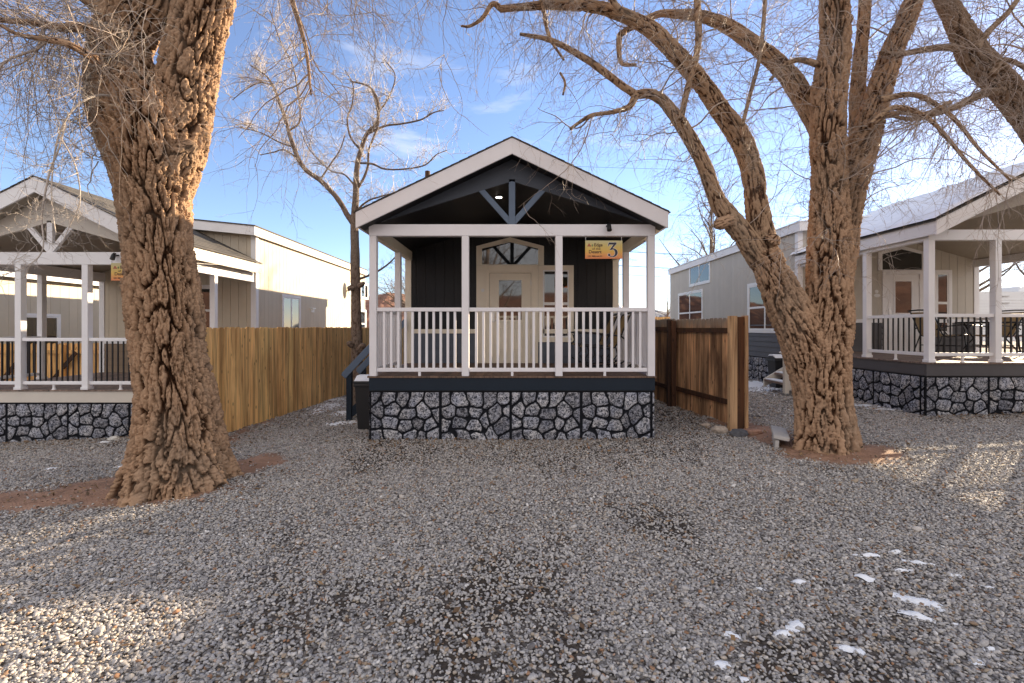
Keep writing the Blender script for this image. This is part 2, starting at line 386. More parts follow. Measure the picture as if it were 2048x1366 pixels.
def groundmat():
    m, Nn, Lk, b = newmat('gravel_ground')
    d = attr(Nn, 'dirt'); we = attr(Nn, 'wet')
    t = Nn.new('ShaderNodeTexCoord')
    vo = Nn.new('ShaderNodeTexVoronoi'); vo.inputs['Scale'].default_value = 42; Lk.new(t.outputs['Object'], vo.inputs['Vector'])
    sep = Nn.new('ShaderNodeSeparateColor'); Lk.new(vo.outputs['Color'], sep.inputs[0])
    peb = ramp(Nn, Lk, sep.outputs[0], [(0, (.13, .12, .12)), (.3, (.3, .28, .26)), (.6, (.38, .36, .35)), (.85, (.27, .22, .18)), (1, (.5, .48, .46))])
    ed = ramp(Nn, Lk, vo.outputs['Distance'], [(.35, (1, 1, 1)), (.75, (0, 0, 0))])
    soil = (.028, .02, .015)
    c = mix(Nn, Lk, ed.outputs[0], soil, peb.outputs[0])
    n = noise(Nn, Lk, 5, 8, .7)
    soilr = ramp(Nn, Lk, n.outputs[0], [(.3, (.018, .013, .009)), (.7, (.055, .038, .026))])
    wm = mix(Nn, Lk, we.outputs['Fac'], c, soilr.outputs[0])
    redr = ramp(Nn, Lk, n.outputs[0], [(.3, (.19, .10, .06)), (.7, (.37, .215, .14))])
    Lk.new(mix(Nn, Lk, d.outputs['Fac'], wm, redr.outputs[0]), b.inputs['Base Color'])
    b.inputs['Roughness'].default_value = .9
    hv = Nn.new('ShaderNodeMath'); hv.operation = 'SUBTRACT'; Lk.new(n.outputs[0], hv.inputs[0]); Lk.new(vo.outputs['Distance'], hv.inputs[1])
    bump(Nn, Lk, b, hv.outputs[0], .015, .7)
    return m
me = mesh_np('ground', V, Fc, groundmat(), True, {'dirt': ('POINT', dirtmask(GX, GY)), 'wet': ('POINT', wetmask(GX, GY))})
tag(link('ground', me), kind='structure')

# gravel: every stone near the camera is real
def ico(sub):
    import bmesh
    bm = bmesh.new(); bmesh.ops.create_icosphere(bm, subdivisions=sub, radius=1)
    v = np.array([x.co[:] for x in bm.verts]); f = np.array([[q.index for q in p.verts] for p in bm.faces]); bm.free(); return v, f
def inside(x, y, pad=0):
    a = (np.abs(x) < 2.24 + pad) & (y > 7.4 - pad)
    b_ = (x < -6.3 + pad) & (x > -10.3) & (y > 8.45 - pad)
    c = (x > 7.2 - pad) & (x < 11.9) & (y > 8.25 - pad)
    return a | b_ | c
def pebbles(y0, y1, dens, r0, r1, sub):
    xm = 1.2 * y1 + 1; n = int(2 * xm * (y1 - y0) * dens)
    x = rng.uniform(-xm, xm, n); y = rng.uniform(y0, y1, n)
    k = (np.abs(x) < 1.2 * y + .9) & ~inside(x, y); x = x[k]; y = y[k]
    d = dirtmask(x, y); we = wetmask(x, y)
    k = rng.random(len(x)) > np.maximum(np.minimum(d * 1.15, .985), we * .42); x = x[k]; y = y[k]; n = len(x)
    s = r0 * (r1 / r0) ** (rng.random(n) ** 1.5)
    big = rng.random(n) < .006; s[big] *= 1.9
    bv, bf = ico(sub)
    q, _ = np.linalg.qr(rng.normal(size=(n, 3, 3)))
    dim = np.stack([rng.uniform(.95, 1.4, n), rng.uniform(.7, 1.0, n), rng.uniform(.45, .75, n)], -1) * s[:, None]
    # random yaw and slight tilt
    a = rng.uniform(0, 6.283, n); t1 = rng.normal(0, .28, n); t2 = rng.normal(0, .28, n)
    ca, sa = np.cos(a), np.sin(a)
    loc = bv[None] * (1 + .13 * rng.normal(size=(n, len(bv), 1))) * dim[:, None]
    X, Y, Zl = loc[..., 0], loc[..., 1], loc[..., 2]
    Zl2 = Zl + X * t1[:, None] + Y * t2[:, None]
    X2 = X * ca[:, None] - Y * sa[:, None] + x[:, None]; Y2 = X * sa[:, None] + Y * ca[:, None] + y[:, None]
    Z2 = Zl2 + (gz(x, y) + s * rng.uniform(-.1, 1.0, n))[:, None]
    V = np.stack([X2, Y2, Z2], -1).reshape(-1, 3)
    Fa = (bf[None] + (np.arange(n) * len(bv))[:, None, None]).reshape(-1, 3)
    return V, Fa, np.repeat(rng.random(n), len(bf))
def gravelmat():
    m, Nn, Lk, b = newmat('river_gravel'); a = attr(Nn, 'tone')
    r = ramp(Nn, Lk, a.outputs['Fac'], [(0, (.12, .11, .11)), (.10, (.21, .20, .20)), (.28, (.35, .335, .325)), (.50, (.46, .435, .41)), (.66, (.33, .32, .33)), (.80, (.56, .53, .50)), (.91, (.38, .31, .235)), (.955, (.24, .165, .11)), (.985, (.34, .18, .10)), (.99, (.68, .66, .64))])
    n = noise(Nn, Lk, 70, 4, .6); n3 = ramp(Nn, Lk, n.outputs[0], [(.3, (.74, .74, .74)), (.7, (1.16, 1.16, 1.16))])
    Lk.new(mix(Nn, Lk, 1.0, r.outputs[0], mix(Nn, Lk, 1.0, n3.outputs[0], (1.0, .985, .97), 'MULTIPLY'), 'MULTIPLY'), b.inputs['Base Color'])
    b.inputs['Roughness'].default_value = .7; b.inputs['Specular IOR Level'].default_value = .3; return m
Vs, Fs, Ts, off = [], [], [], 0
for a_ in ((1.9, 4.0, 4500, .0064, .0132, 2), (4.0, 8.6, 3000, .0082, .0148, 1), (8.6, 12.5, 1000, .013, .022, 1)):
    v, f, t = pebbles(*a_); Vs.append(v); Fs.append(f + off); Ts.append(t); off += len(v)
me = mesh_np('gravel', np.concatenate(Vs), np.concatenate(Fs), gravelmat(), True, {'tone': ('FACE', np.concatenate(Ts))})
tag(link('gravel', me), 'pale grey pea gravel covering the parking area', 'gravel', kind='stuff')
del Vs, Fs, Ts

def litter():
    n = 5200; x = np.concatenate([rng.uniform(-6, 6.5, n), rng.normal(-4.2, .7, 500), rng.normal(4.3, .6, 500), rng.uniform(-2.3, 2.3, 700), rng.normal(-4.4, .35, 600), rng.normal(3.3, .3, 500), rng.uniform(7, 11.5, 600), rng.uniform(-9.5, -6, 500)])
    y = np.concatenate([rng.uniform(2.2, 8, n), rng.normal(5.5, .4, 500), rng.normal(6.5, .5, 500), 7.42 - rng.exponential(.22, 700), rng.uniform(7, 11, 600), rng.uniform(7.5, 11, 500), 8.3 - rng.exponential(.2, 600), 8.5 - rng.exponential(.2, 500)])
    k = (~inside(x, y)) & (np.abs(x) < 1.2 * y + .9) & ((rng.random(len(x)) < .06 + .6 * wetmask(x, y)) | (np.arange(len(x)) > n)); x = x[k]; y = y[k]; n = len(x)
    a = rng.uniform(0, 6.28, n); l = rng.uniform(.010, .032, n); w_ = l * rng.uniform(.25, .6, n); z = gz(x, y) + .020 + rng.uniform(0, .01, n)
    d = np.stack([np.cos(a), np.sin(a), rng.normal(0, .35, n)], -1); s_ = np.stack([-np.sin(a), np.cos(a), rng.normal(0, .35, n)], -1); c = np.stack([x, y, z], -1)
    P_ = [c - d * l[:, None], c + s_ * w_[:, None], c + d * l[:, None], c - s_ * w_[:, None]]
    V = np.stack(P_, 1).reshape(-1, 3); Fq = np.arange(n * 4).reshape(n, 4)
    m, Nn, Lk, b = newmat('dry_leaf'); at = attr(Nn, 'tone'); r = ramp(Nn, Lk, at.outputs['Fac'], [(0, (.05, .03, .018)), (.5, (.13, .075, .035)), (1, (.28, .17, .08))]); Lk.new(r.outputs[0], b.inputs['Base Color']); b.inputs['Roughness'].default_value = .8
    tag(link('leaf_litter', mesh_np('leaf_litter', V, Fq, m, False, {'tone': ('FACE', rng.random(n))})), 'dry brown leaf litter scattered over the gravel and along the skirtings', 'leaf litter', kind='stuff')
litter()
# snow: melting patches lying on the stones
def snow_patch(cx, cy, a, b_, th, seed, V, Fl, st=.018, hgt=.016):
    n = max(8, int(2.6 * a / st)); m_ = max(8, int(2.6 * b_ / st))
    u, v = np.meshgrid(np.linspace(-1.3, 1.3, n), np.linspace(-1.3, 1.3, m_))
    c, s_ = math.cos(th), math.sin(th); X = cx + u * a * c - v * b_ * s_; Y = cy + u * a * s_ + v * b_ * c
    q = np.stack([X * 7 + seed, Y * 7, np.full_like(X, seed)], -1)
    k = 1 - np.sqrt(u * u + v * v) + .95 * fbm(q * 1.6, 4)
    Zz = gz(X, Y) + .007 + hgt * np.clip(k, -.6, 1) ** 1 + .004 * perlin(q * 6)
    base = sum(len(z) for z in V); V.append(np.stack([X, Y, Zz], -1).reshape(-1, 3))
    i = np.arange(n * m_).reshape(m_, n); Q = np.stack([i[:-1, :-1], i[:-1, 1:], i[1:, 1:], i[1:, :-1]], -1).reshape(-1, 4)
    kk = k.ravel()[Q].max(1) > .0; Fl.append(Q[kk] + base)
def snow_obj(name, patches, label):
    V, Fl = [], []
    for i, p in enumerate(patches):
        px, py, a, b_, th = p[:5]
        zz = 0.0; D = 5
        for _ in range(6):
            D = (CZ - zz) * F / (py - HY); x = (px - HX) / F * D; zz = float(gz(x, D))
        snow_patch(x, D, a * (.6 if D < 5 else 1), b_ * (.55 if D < 5 else 1), th, i * 3.7 + len(label), V, Fl, st=.012 if D < 5 else .035)
    me = mesh_np(name, np.concatenate(V), np.concatenate(Fl), M['snow'], True)
    tag(link(name, me), label, 'snow', kind='stuff')
snow_obj('snow_patches', [(1840, 1205, .17, .065, -.75), (1830, 1232, .12, .05, -.8), (1590, 1255, .11, .07, 1.1), (1570, 1268, .09, .04, .2), (1460, 1272, .08, .05, -.4), (1455, 1332, .09, .05, -.2), (1605, 1166, .09, .04, 0),
    (1725, 1155, .09, .05, -1.0), (1735, 1112, .16, .035, -.2), (1800, 1142, .11, .035, -.1), (1850, 1128, .17, .035, -.5), (1900, 1150, .12, .03, -.5), (1700, 1300, .09, .05, -.2), (1790, 1106, .07, .03, 0), (1720, 1080, .06, .025, 0),
    (1890, 1224, .08, .03, -.6), (1975, 1175, .09, .03, -.4), (1955, 1325, .06, .04, 0), (1985, 1300, .06, .03, 0), (1523, 1180, .05, .02, -.8), (1910, 1250, .06, .02, 0), (1495, 1360, .05, .03, 0)],
    'thin melting snow scraps scattered over the gravel at the lower right')
snow_obj('snow_drift', [(1530, 778, .9, .55, .2), (1600, 785, .7, .35, 0), (1740, 812, .75, .13, -.5), (1790, 820, .4, .07, -.4), (1500, 770, .8, .6, 0), (1440, 800, .3, .04, .2)],
    'snow lying along the shaded foot of the grey cabin behind the forked tree')
snow_obj('snow_crust', [(660, 812, .35, .5, 0), (690, 826, .30, .3, 0), (688, 846, .32, .14, .2), (640, 822, .22, .4, 0), (715, 812, .3, .3, 0), (672, 800, .3, .3, 0)],
    'broken snow crust between the cedar fence and the navy porch stairs')
snow_obj('snow_fleck', [(98, 938, .10, .04, .1), (240, 935, .13, .05, .3), (247, 946, .06, .05, .3), (208, 885, .09, .03, 0)],
    'small snow flecks on the ground left of the big furrowed trunk')

# ------------------------------------------------------------------ cabins
def stone_skirt(name, O, U, Nn, Lg, z0f, z1, parent, seed):
    """relief panel: O start point (x,y), U direction, Nn outward normal"""
    st = .014; n = int(Lg / st) + 1; r_ = random.Random(seed)
    z0 = z0f; m_ = int((z1 - z0) / st) + 1
    u, z = np.meshgrid(np.linspace(0, Lg, n), np.linspace(z0, z1, m_))
    PW = 1.10
    # two alternating moulds of stone seeds, like cast panels
    lo = random.Random(11); moulds = []
    for k in range(2):
        pts = []
        rows = 4; colsn = 5
        for a in range(rows + 1):
            for b_ in range(colsn):
                pts.append(((b_ + .5 + (.25 if a % 2 else -.2) + lo.uniform(-.3, .3)) * PW / colsn, (a + .5 + lo.uniform(-.3, .3)) * .205, lo.uniform(0, 3.14), lo.uniform(.72, 1.38)))
        moulds.append(pts)
    pu = u % PW; pi = (u // PW).astype(int)
    q = np.stack([u * 5, z * 5, np.full_like(u, seed)], -1)
    wu = pu + .022 * perlin(q) + .01 * perlin(q * 3); wz = (z1 - z) + .022 * perlin(q + 9) + .01 * perlin(q * 3 + 4)
    d1 = np.full(u.shape, 9.); d2 = np.full(u.shape, 9.); cell = np.zeros(u.shape)
    for k in range(2):
        selm = (pi % 2) == k; D1 = np.full(u.shape, 9.); D2 = np.full(u.shape, 9.); C1 = np.zeros(u.shape)
        for j, (a, b_, an, asp) in enumerate(moulds[k]):
            du, dw = wu - a, wz - b_; ca, sa = math.cos(an), math.sin(an)
            d = np.hypot((du * ca + dw * sa) * asp, (-du * sa + dw * ca) / asp); up = d < D1
            D2 = np.where(up, D1, np.minimum(D2, d)); C1 = np.where(up, (j * .618) % 1, C1); D1 = np.where(up, d, D1)
        d1 = np.where(selm, D1, d1); d2 = np.where(selm, D2, d2); cell = np.where(selm, (C1 + pi * .37) % 1, cell)
    e = (d2 - d1); pe = np.minimum(pu, PW - pu)
    e = np.minimum(e, np.maximum(pe - .008, 0) * 2.2); e = np.minimum(e, (z1 - z) * 2)
    s_ = sm(.018, .045, e)
    h = .026 * s_ + .012 * (cell - .5) * s_ + .009 * s_ * perlin(q * 5) + .002
    O = np.array([O[0], O[1], 0.]); U = np.array([U[0], U[1], 0.]); Nn = np.array([Nn[0], Nn[1], 0.])
    V = O + U * u[..., None] + Nn * h[..., None] + np.array([0, 0, 1.]) * z[..., None]
    i = np.arange(n * m_).reshape(m_, n); Q = np.stack([i[:-1, :-1], i[:-1, 1:], i[1:, 1:], i[1:, :-1]], -1).reshape(-1, 4)
    if np.dot(np.cross(U, [0, 0, 1.]), Nn) < 0: Q = Q[:, ::-1]
    wo = np.array(org(parent))
    me = mesh_np(name, V.reshape(-1, 3) - wo, Q, M['stone'], True, {'stone': ('POINT', s_), 'cell': ('POINT', cell)})
    return link(name, me, parent)

def frame2(O, U, Nn):   # returns fn to add a box in wall coordinates (u along, n outward, z)
    O = Vector((O[0], O[1], 0)); U = Vector((U[0], U[1], 0)); Nn = Vector((Nn[0], Nn[1], 0))
    def bx(mb, u0, u1, n0, n1, z0, z1, r=None):
        return mb.prism([(u0, z0), (u1, z0), (u1, z1), (u0, z1)], O, U, (0, 0, 1), Nn, n0, n1, r)
    def pr(mb, poly, n0, n1, r=None): return mb.prism(poly, O, U, (0, 0, 1), Nn, n0, n1, r)
    return bx, pr
def siding_vertical(mb, fr, u0, u1, z0, zf, bw=.2, t=.02):
    bx, pr = fr; u = u0
    while u < u1 - .01:
        e = min(u + bw, u1); pr(mb, [(u, z0), (e - .008, z0), (e - .008, zf(e)), (u, zf(u))], .0, t); u = e
    pr(mb, [(u0, z0), (u1, z0), (u1, zf(u1))] + ([((u0 + u1) / 2, zf((u0 + u1) / 2))] if abs(zf((u0 + u1) / 2) - zf(u0)) > .01 else []) + [(u0, zf(u0))], -.1, .006)
def siding_lap(mb, fr, u0, u1, z0, z1, h=.16):
    bx, pr = fr; O = None
    n = max(1, round((z1 - z0) / h)); hh = (z1 - z0) / n
    for k in range(n):
        a = z0 + k * hh; lap = [(.0, a), (.030, a), (.012, a + hh), (.0, a + hh)]
        mb_lap(mb, fr, u0, u1, lap)
def mb_lap(mb, fr, u0, u1, lap):
    # extrude profile (n,z) along u
    bx, pr = fr; t = MB(); pr(t, [(u0, 0), (u1, 0), (u1, 1), (u0, 1)], 0, 1)   # derive axes from a unit block
    O = Vector(t.v[0]); Uv = Vector(t.v[1]) - O; Nv = Vector(t.v[4]) - O
    mb.prism(lap, O, Nv, (0, 0, 1), Uv.normalized(), 0, Uv.length)

def window(parent, fr, u0, u1, z0, z1, fm, split='h', trim=.07, n0=.02, glass=None, name='window', lites=None):
    bx, pr = fr
    mb = MB()
    bx(mb, u0, u1, n0, n0 + .022, z0, z0 + trim); bx(mb, u0, u1, n0, n0 + .022, z1 - trim, z1)
    bx(mb, u0, u0 + trim, n0, n0 + .022, z0 + trim, z1 - trim); bx(mb, u1 - trim, u1, n0, n0 + .022, z0 + trim, z1 - trim)
    o = mb.build(name, fm, parent, bevel=.004)
    a0, a1, b0, b1 = u0 + trim, u1 - trim, z0 + trim, z1 - trim; s = .03
    mb = MB()
    def ring(a0, a1, b0, b1):
        bx(mb, a0, a1, n0, n0 + .014, b0, b0 + s); bx(mb, a0, a1, n0, n0 + .014, b1 - s, b1)
        bx(mb, a0, a0 + s, n0, n0 + .014, b0 + s, b1 - s); bx(mb, a1 - s, a1, n0, n0 + .014, b0 + s, b1 - s)
    if split == 'h': ring(a0, a1, b0, (b0 + b1) / 2); ring(a0, a1, (b0 + b1) / 2, b1)
    elif split == 'v': ring(a0, (a0 + a1) / 2, b0, b1); ring((a0 + a1) / 2, a1, b0, b1)
    elif split == 'q':
        for p in ((a0, (a0 + a1) / 2), ((a0 + a1) / 2, a1)):
            for q in ((b0, (b0 + b1) / 2), ((b0 + b1) / 2, b1)): ring(*p, *q)
    else: ring(a0, a1, b0, b1)
    mb.build('sash', M['vinyl'], o)
    mb = MB(); bx(mb, a0 + .002, a1 - .002, n0 - .012, n0 + .006, b0 + .002, b1 - .002); mb.build('pane', glass or M['glass'], o)
    return o

def railing(parent, A, B, zd, zt, style, sp, fm, n_feet=1, zb=None):
    """from A to B (xy) clear between posts"""
    A = Vector((*A, 0)); B = Vector((*B, 0)); d = (B - A); Lg = d.length; d.normalize(); s = Vector((-d.y, d.x, 0))
    zb = zb if zb is not None else zd + .065
    mb = MB(); w = .045 if style == 'wood' else .05
    mb.bar(A + Vector((0, 0, zt - .03)), B + Vector((0, 0, zt - .03)), w + .02, .06)
    o = mb.build('railing', fm, parent, bevel=.006)
    mb = MB(); mb.bar(A + Vector((0, 0, zb + .03)), B + Vector((0, 0, zb + .03)), w, .06); mb.build('bottom_rail', fm, o, bevel=.006)
    n = max(2, round(Lg / sp)); me = None
    for i in range(1, n):
        p = A + d * (Lg * i / n); base = Vector((p.x, p.y, zb + .06))
        if me is None:
            mb = MB(); q = base
            if style == 'wood': mb.box(q.x - .019, q.x + .019, q.y - .019, q.y + .019, q.z, zt - .06)
            else: mb.box(q.x - .0095, q.x + .0095, q.y - .0095, q.y + .0095, q.z, zt - .06)
            bo = mb.build('baluster', fm if style == 'wood' else M['iron'], o, origin=base, bevel=.003 if style == 'wood' else 0); me = bo
        else:
            b2 = me.copy(); col.objects.link(b2); b2.parent = o; b2.location = base - org(o); ORG[b2.name] = base
    for i in range(n_feet):
        p = A + d * (Lg * (i + 1) / (n_feet + 1)); mb = MB()
        if style == 'wood': mb.box(p.x - .019, p.x + .019, p.y - .019, p.y + .019, zd, zb)
        else: mb.lathe((p.x, p.y, zd), [(.035, 0), (.033, .008), (.022, .02), (.02, zb - zd)], 12)
        mb.build('foot', fm, o)
    return o

def cabin(c):
    cx, yf, yw, yb = c['cx'], c['yf'], c['yw'], c['yb']; hp = c['hp']; zd = c['zd']; zg = c['zg']
    T = thing(c['name'], (cx, yf, zg), c['label'], 'cabin', c.get('group'))
    XL, XR = cx - hp, cx + hp            # outer faces of posts / walls
    fm, pw = c['trim'], .11
    # deck boards run front to back
    mb = MB(); x = XL - .03
    while x < XR + .03 - .01:
        e = min(x + .139, XR + .03); mb.box(x, e - .005, yf - .04, yw - .002, zd - .028, zd); x = e
    mb.build('deck', c['deckm'], T)
    mb = MB(); b0 = c['zband']
    mb.box(XL - .01, XR + .01, yf - .02, yf + .02, b0, zd - .029)
    mb.box(XL - .01, XL + .03, yf + .0201, yw, b0, zd - .029); mb.box(XR - .03, XR + .01, yf + .0201, yw, b0, zd - .029)
    mb.build('rim_band', c['bandm'], T, bevel=.004)
    # skirting
    stone_skirt('skirting', (XL, yf + .02), (1, 0), (0, -1), XR - XL, zg - .12, b0 - .015, T, c['seed'])
    if c.get('skL'): stone_skirt('skirting', (XL + .005, yb), (0, -1), (-1, 0), yb - yf - .02, zg - .15, b0 - .015, T, c['seed'] + 1)
    if c.get('skR'): stone_skirt('skirting', (XR - .005, yf + .02), (0, 1), (1, 0), c.get('skRlen', yb - yf - .02), zg - .15, b0 - .015, T, c['seed'] + 2)
    mb = MB(); mb.box(XL + .012, XR - .012, yf + .024, yb - .02, zg - .2, zd - .04); mb.build('foundation', M['plastic_black'], T)
    # posts
    for (x, y) in c['posts']:
        mb = MB(); mb.box(x - pw / 2, x + pw / 2, y - pw / 2, y + pw / 2, zd, c['zb0'])
        if c['rail'] == 'metal': mb.box(x - pw / 2 - .012, x + pw / 2 + .012, y - pw / 2 - .012, y + pw / 2 + .012, zd + .001, zd + .05)
        mb.build('post', fm, T, bevel=.005)
    # beams
    z0, z1 = c['zb0'], c['zb1']
    mb = MB(); mb.box(XL, XR, yf - pw / 2 - .004, yf + pw / 2 + .004, z0, z1); mb.build('beam', fm, T, bevel=.004)
    for x in (XL + pw / 2, XR - pw / 2):
        mb = MB(); mb.box(x - pw / 2, x + pw / 2, yf + pw / 2 + .005, yw - .002, z0, z1); mb.build('beam', c['trim2'], T, bevel=.004)
    # porch roof
    yo = c['yfas']; hr = c['hr']; za, ze = c['za'], c['ze']; sl = (za - ze) / hr; fh = c['fh']
    for s in (-1, 1):
        mb = MB(); mb.xz([(cx, za), (cx + s * hr, ze), (cx + s * hr, ze - fh), (cx, za - fh)], yo, yo + .03)
        mb.build('fascia', fm, T, bevel=.004)
        mb = MB(); mb.box(cx + s * hr, cx + s * (hr - .028), yo + .031, yw - .003, ze - fh + .02, ze - .006); mb.build('fascia', c.get('trimside', fm), T, bevel=.003)
        mb = MB(); h2 = hr + .03; zt = .010
        mb.xz([(cx, za + .004), (cx + s * h2, za - sl * h2 + .004), (cx + s * h2, za - sl * h2 + .004 + zt), (cx, za + .004 + zt)], yo - .014, yw + (.0 if not c.get('over') else c['over']))
        # ragged shingle courses on the slope
        nrow = int(hr / .13)
        for k in range(nrow):
            a0 = k * .13; a1 = a0 + .135; zz = lambda t, add: za - sl * t + .004 + zt + add
            yy = yo - .016 - .008 * random.random()
            mb.xz([(cx + s * a0, zz(a0, .001)), (cx + s * a1, zz(a1, .003)), (cx + s * a1, zz(a1, .009)), (cx + s * a0, zz(a0, .003))], yy, yw - .003)
        mb.build('roof', M['shingle'], T)
        if c.get('snow_side') == s:
            V = []; n1, n2 = 60, 90; u, y = np.meshgrid(np.linspace(.0, hr + .02, n1), np.linspace(yo + .02, yw + .25, n2))
            q = np.stack([u * 2, y * 2, np.zeros_like(u)], -1)
            hh = .05 + .03 * fbm(q, 3); hh *= sm(0, .12, hr + .03 - u) * .9 + .1; hh *= sm(0, .1, y - yo) * .9 + .1
            Vv = np.stack([cx + s * u, y, za - sl * u + .05 + hh], -1).reshape(-1, 3) - np.array(org(T))
            i = np.arange(n1 * n2).reshape(n2, n1); Q = np.stack([i[:-1, :-1], i[:-1, 1:], i[1:, 1:], i[1:, :-1]], -1).reshape(-1, 4)
            if s < 0: Q = Q[:, ::-1]
            link('roof_snow', mesh_np('roof_snow', Vv, Q, M['snow'], True), T)
    # soffit behind the fascia and the vaulted ceiling
    sc_, zc = c['sc'], c['zc']
    for s in (-1, 1):
        mb = MB()
        mb.xz([(cx, za - fh + .03), (cx + s * (hr - .03), ze - fh + .03), (cx + s * (hr - .03), ze - fh + .045), (cx, za - fh + .045)], yo + .031, yf + .02)
        mb.build('soffit', c['ceilm'], T)
        mb = MB(); hc = hp - .002
        mb.xz([(cx, zc), (cx + s * hc, zc - sc_ * hc), (cx + s * hc, zc - sc_ * hc + .02), (cx, zc + .02)], yf + .02, yw - .001)
        mb.build('ceiling', c['ceilm'], T)
    # gable infill over the beam: blue/cream panel between roof slope and vault
    zr = za - fh + .02
    tt = (zr - zc) / (sl - sc_)
    tt = min(tt, hp - .01)
    mb = MB(); mb.xz([(cx - tt, zr - sl * tt), (cx - tt, zc - sc_ * tt - .002), (cx, zc - .002), (cx + tt, zc - sc_ * tt - .002), (cx + tt, zr - sl * tt), (cx, zr)], yf - .03, yf + .018)
    mb.build('gable_board', c['trussm'], T)
    # truss webs
    mb = MB(); ww = .05
    mb.box(cx - ww, cx + ww, yf - .03, yf + .03, z1 + .001, zc + .03); mb.build('king_post', c['trussm2'], T, bevel=.004)
    for s in (-1, 1):
        mb = MB(); tx = c['webx']; mb.xz([(cx + s * (ww + .001), z1 + .001), (cx + s * (ww + .001), z1 + .13), (cx + s * (tx - .09), zc - sc_ * (tx - .09) + .02), (cx + s * tx, zc - sc_ * tx + .02)], yf - .028, yf + .028)
        mb.build('strut', c['trussm2'], T, bevel=.004)
    # body
    zbe = c['zbe']; bs = c.get('bs', .10); ye = yw - .22
    zroof = lambda X: zbe + bs * (hp - abs(X - cx)) - .02
    fr = frame2((XL, yw), (1, 0), (0, -1)); W = XR - XL
    zl = c['zlap']
    mb = MB(); siding_vertical(mb, fr, .0, W, zl + .08, lambda u: zroof(XL + u) - .1, c.get('bw', .2)); mb.build('wall', c['wallm'], T)
    mb = MB(); siding_lap(mb, fr, .0, W, zd + .002, zl); mb.build('lap_siding', c['lapm'], T)
    mb = MB(); fr[0](mb, .0, W, .0, .034, zl, zl + .09); mb.build('band_trim', c['trim2'], T)
    for s, X in ((-1, XL), (1, XR)):
        fs = frame2((X, yb if s < 0 else yw), (0, -1 if s < 0 else 1), (s, 0)); Ls = yb - yw
        mb = MB(); siding_vertical(mb, fs, .0, Ls, zl + .08, lambda u: zbe - .1, c.get('bw', .2)); mb.build('wall', c['wallm'], T)
        zb_ = b0 if c.get('lap_to_band', True) else zd
        mb = MB(); siding_lap(mb, fs, 0, Ls, zb_, zl + .0795); mb.build('lap_siding', c['lapm'], T)
        mb = MB()   # corner board
        if s > 0: mb.box(X - .09, X + .036, yw - .036, yw - .0005, zd + .003, zbe - .12); mb.box(X + .0005, X + .036, yw - .0004, yw + .09, b0, zbe - .12)
        else: mb.box(X - .036, X + .09, yw - .036, yw - .0005, zd + .003, zbe - .12); mb.box(X - .036, X - .0005, yw - .0004, yw + .09, b0, zbe - .12)
        mb.build('corner_board', c['trim2'], T)
        mb = MB(); mb.box(X - .09 * (s > 0) - .036 * (s < 0), X + .036 * (s > 0) + .09 * (s < 0), yb, yb + .03, b0, zbe - .1); mb.build('corner_board', c['trim'], T)
        # eave fascia
        mb = MB(); xo = X + s * .10; mb.box(xo, xo - s * .026, ye + .027, yb + .1, zbe - .22, zbe); mb.build('fascia', c.get('trimside', fm), T, bevel=.003)
        mb = MB(); mb.box(X + s * .021, xo - s * .027, ye + .027, yb + .1, zbe - .17, zbe - .15); mb.build('soffit', c['trim'], T)
        mb = MB(); mb.xz([(cx, zbe + bs * (hp + .1)), (xo, zbe), (xo, zbe - .22), (cx, zbe + bs * (hp + .1) - .22)], ye, ye + .026); mb.build('fascia', fm, T, bevel=.003)
        mb = MB(); mb.xz([(cx, zbe + bs * (hp + .1) + .003), (xo + s * .02, zbe + .001), (xo + s * .02, zbe + .028), (cx, zbe + bs * (hp + .1) + .03)], ye - .02, yb + .12); mb.build('roof', M['shingle'] if not c.get('snow_side') else M['snow'], T)
    mb = MB(); mb.box(XL + .01, XR - .01, yb - .1, yb - .001, zg, zbe - .05); mb.build('rear_wall', c['wallm'], T)
    return T, fr

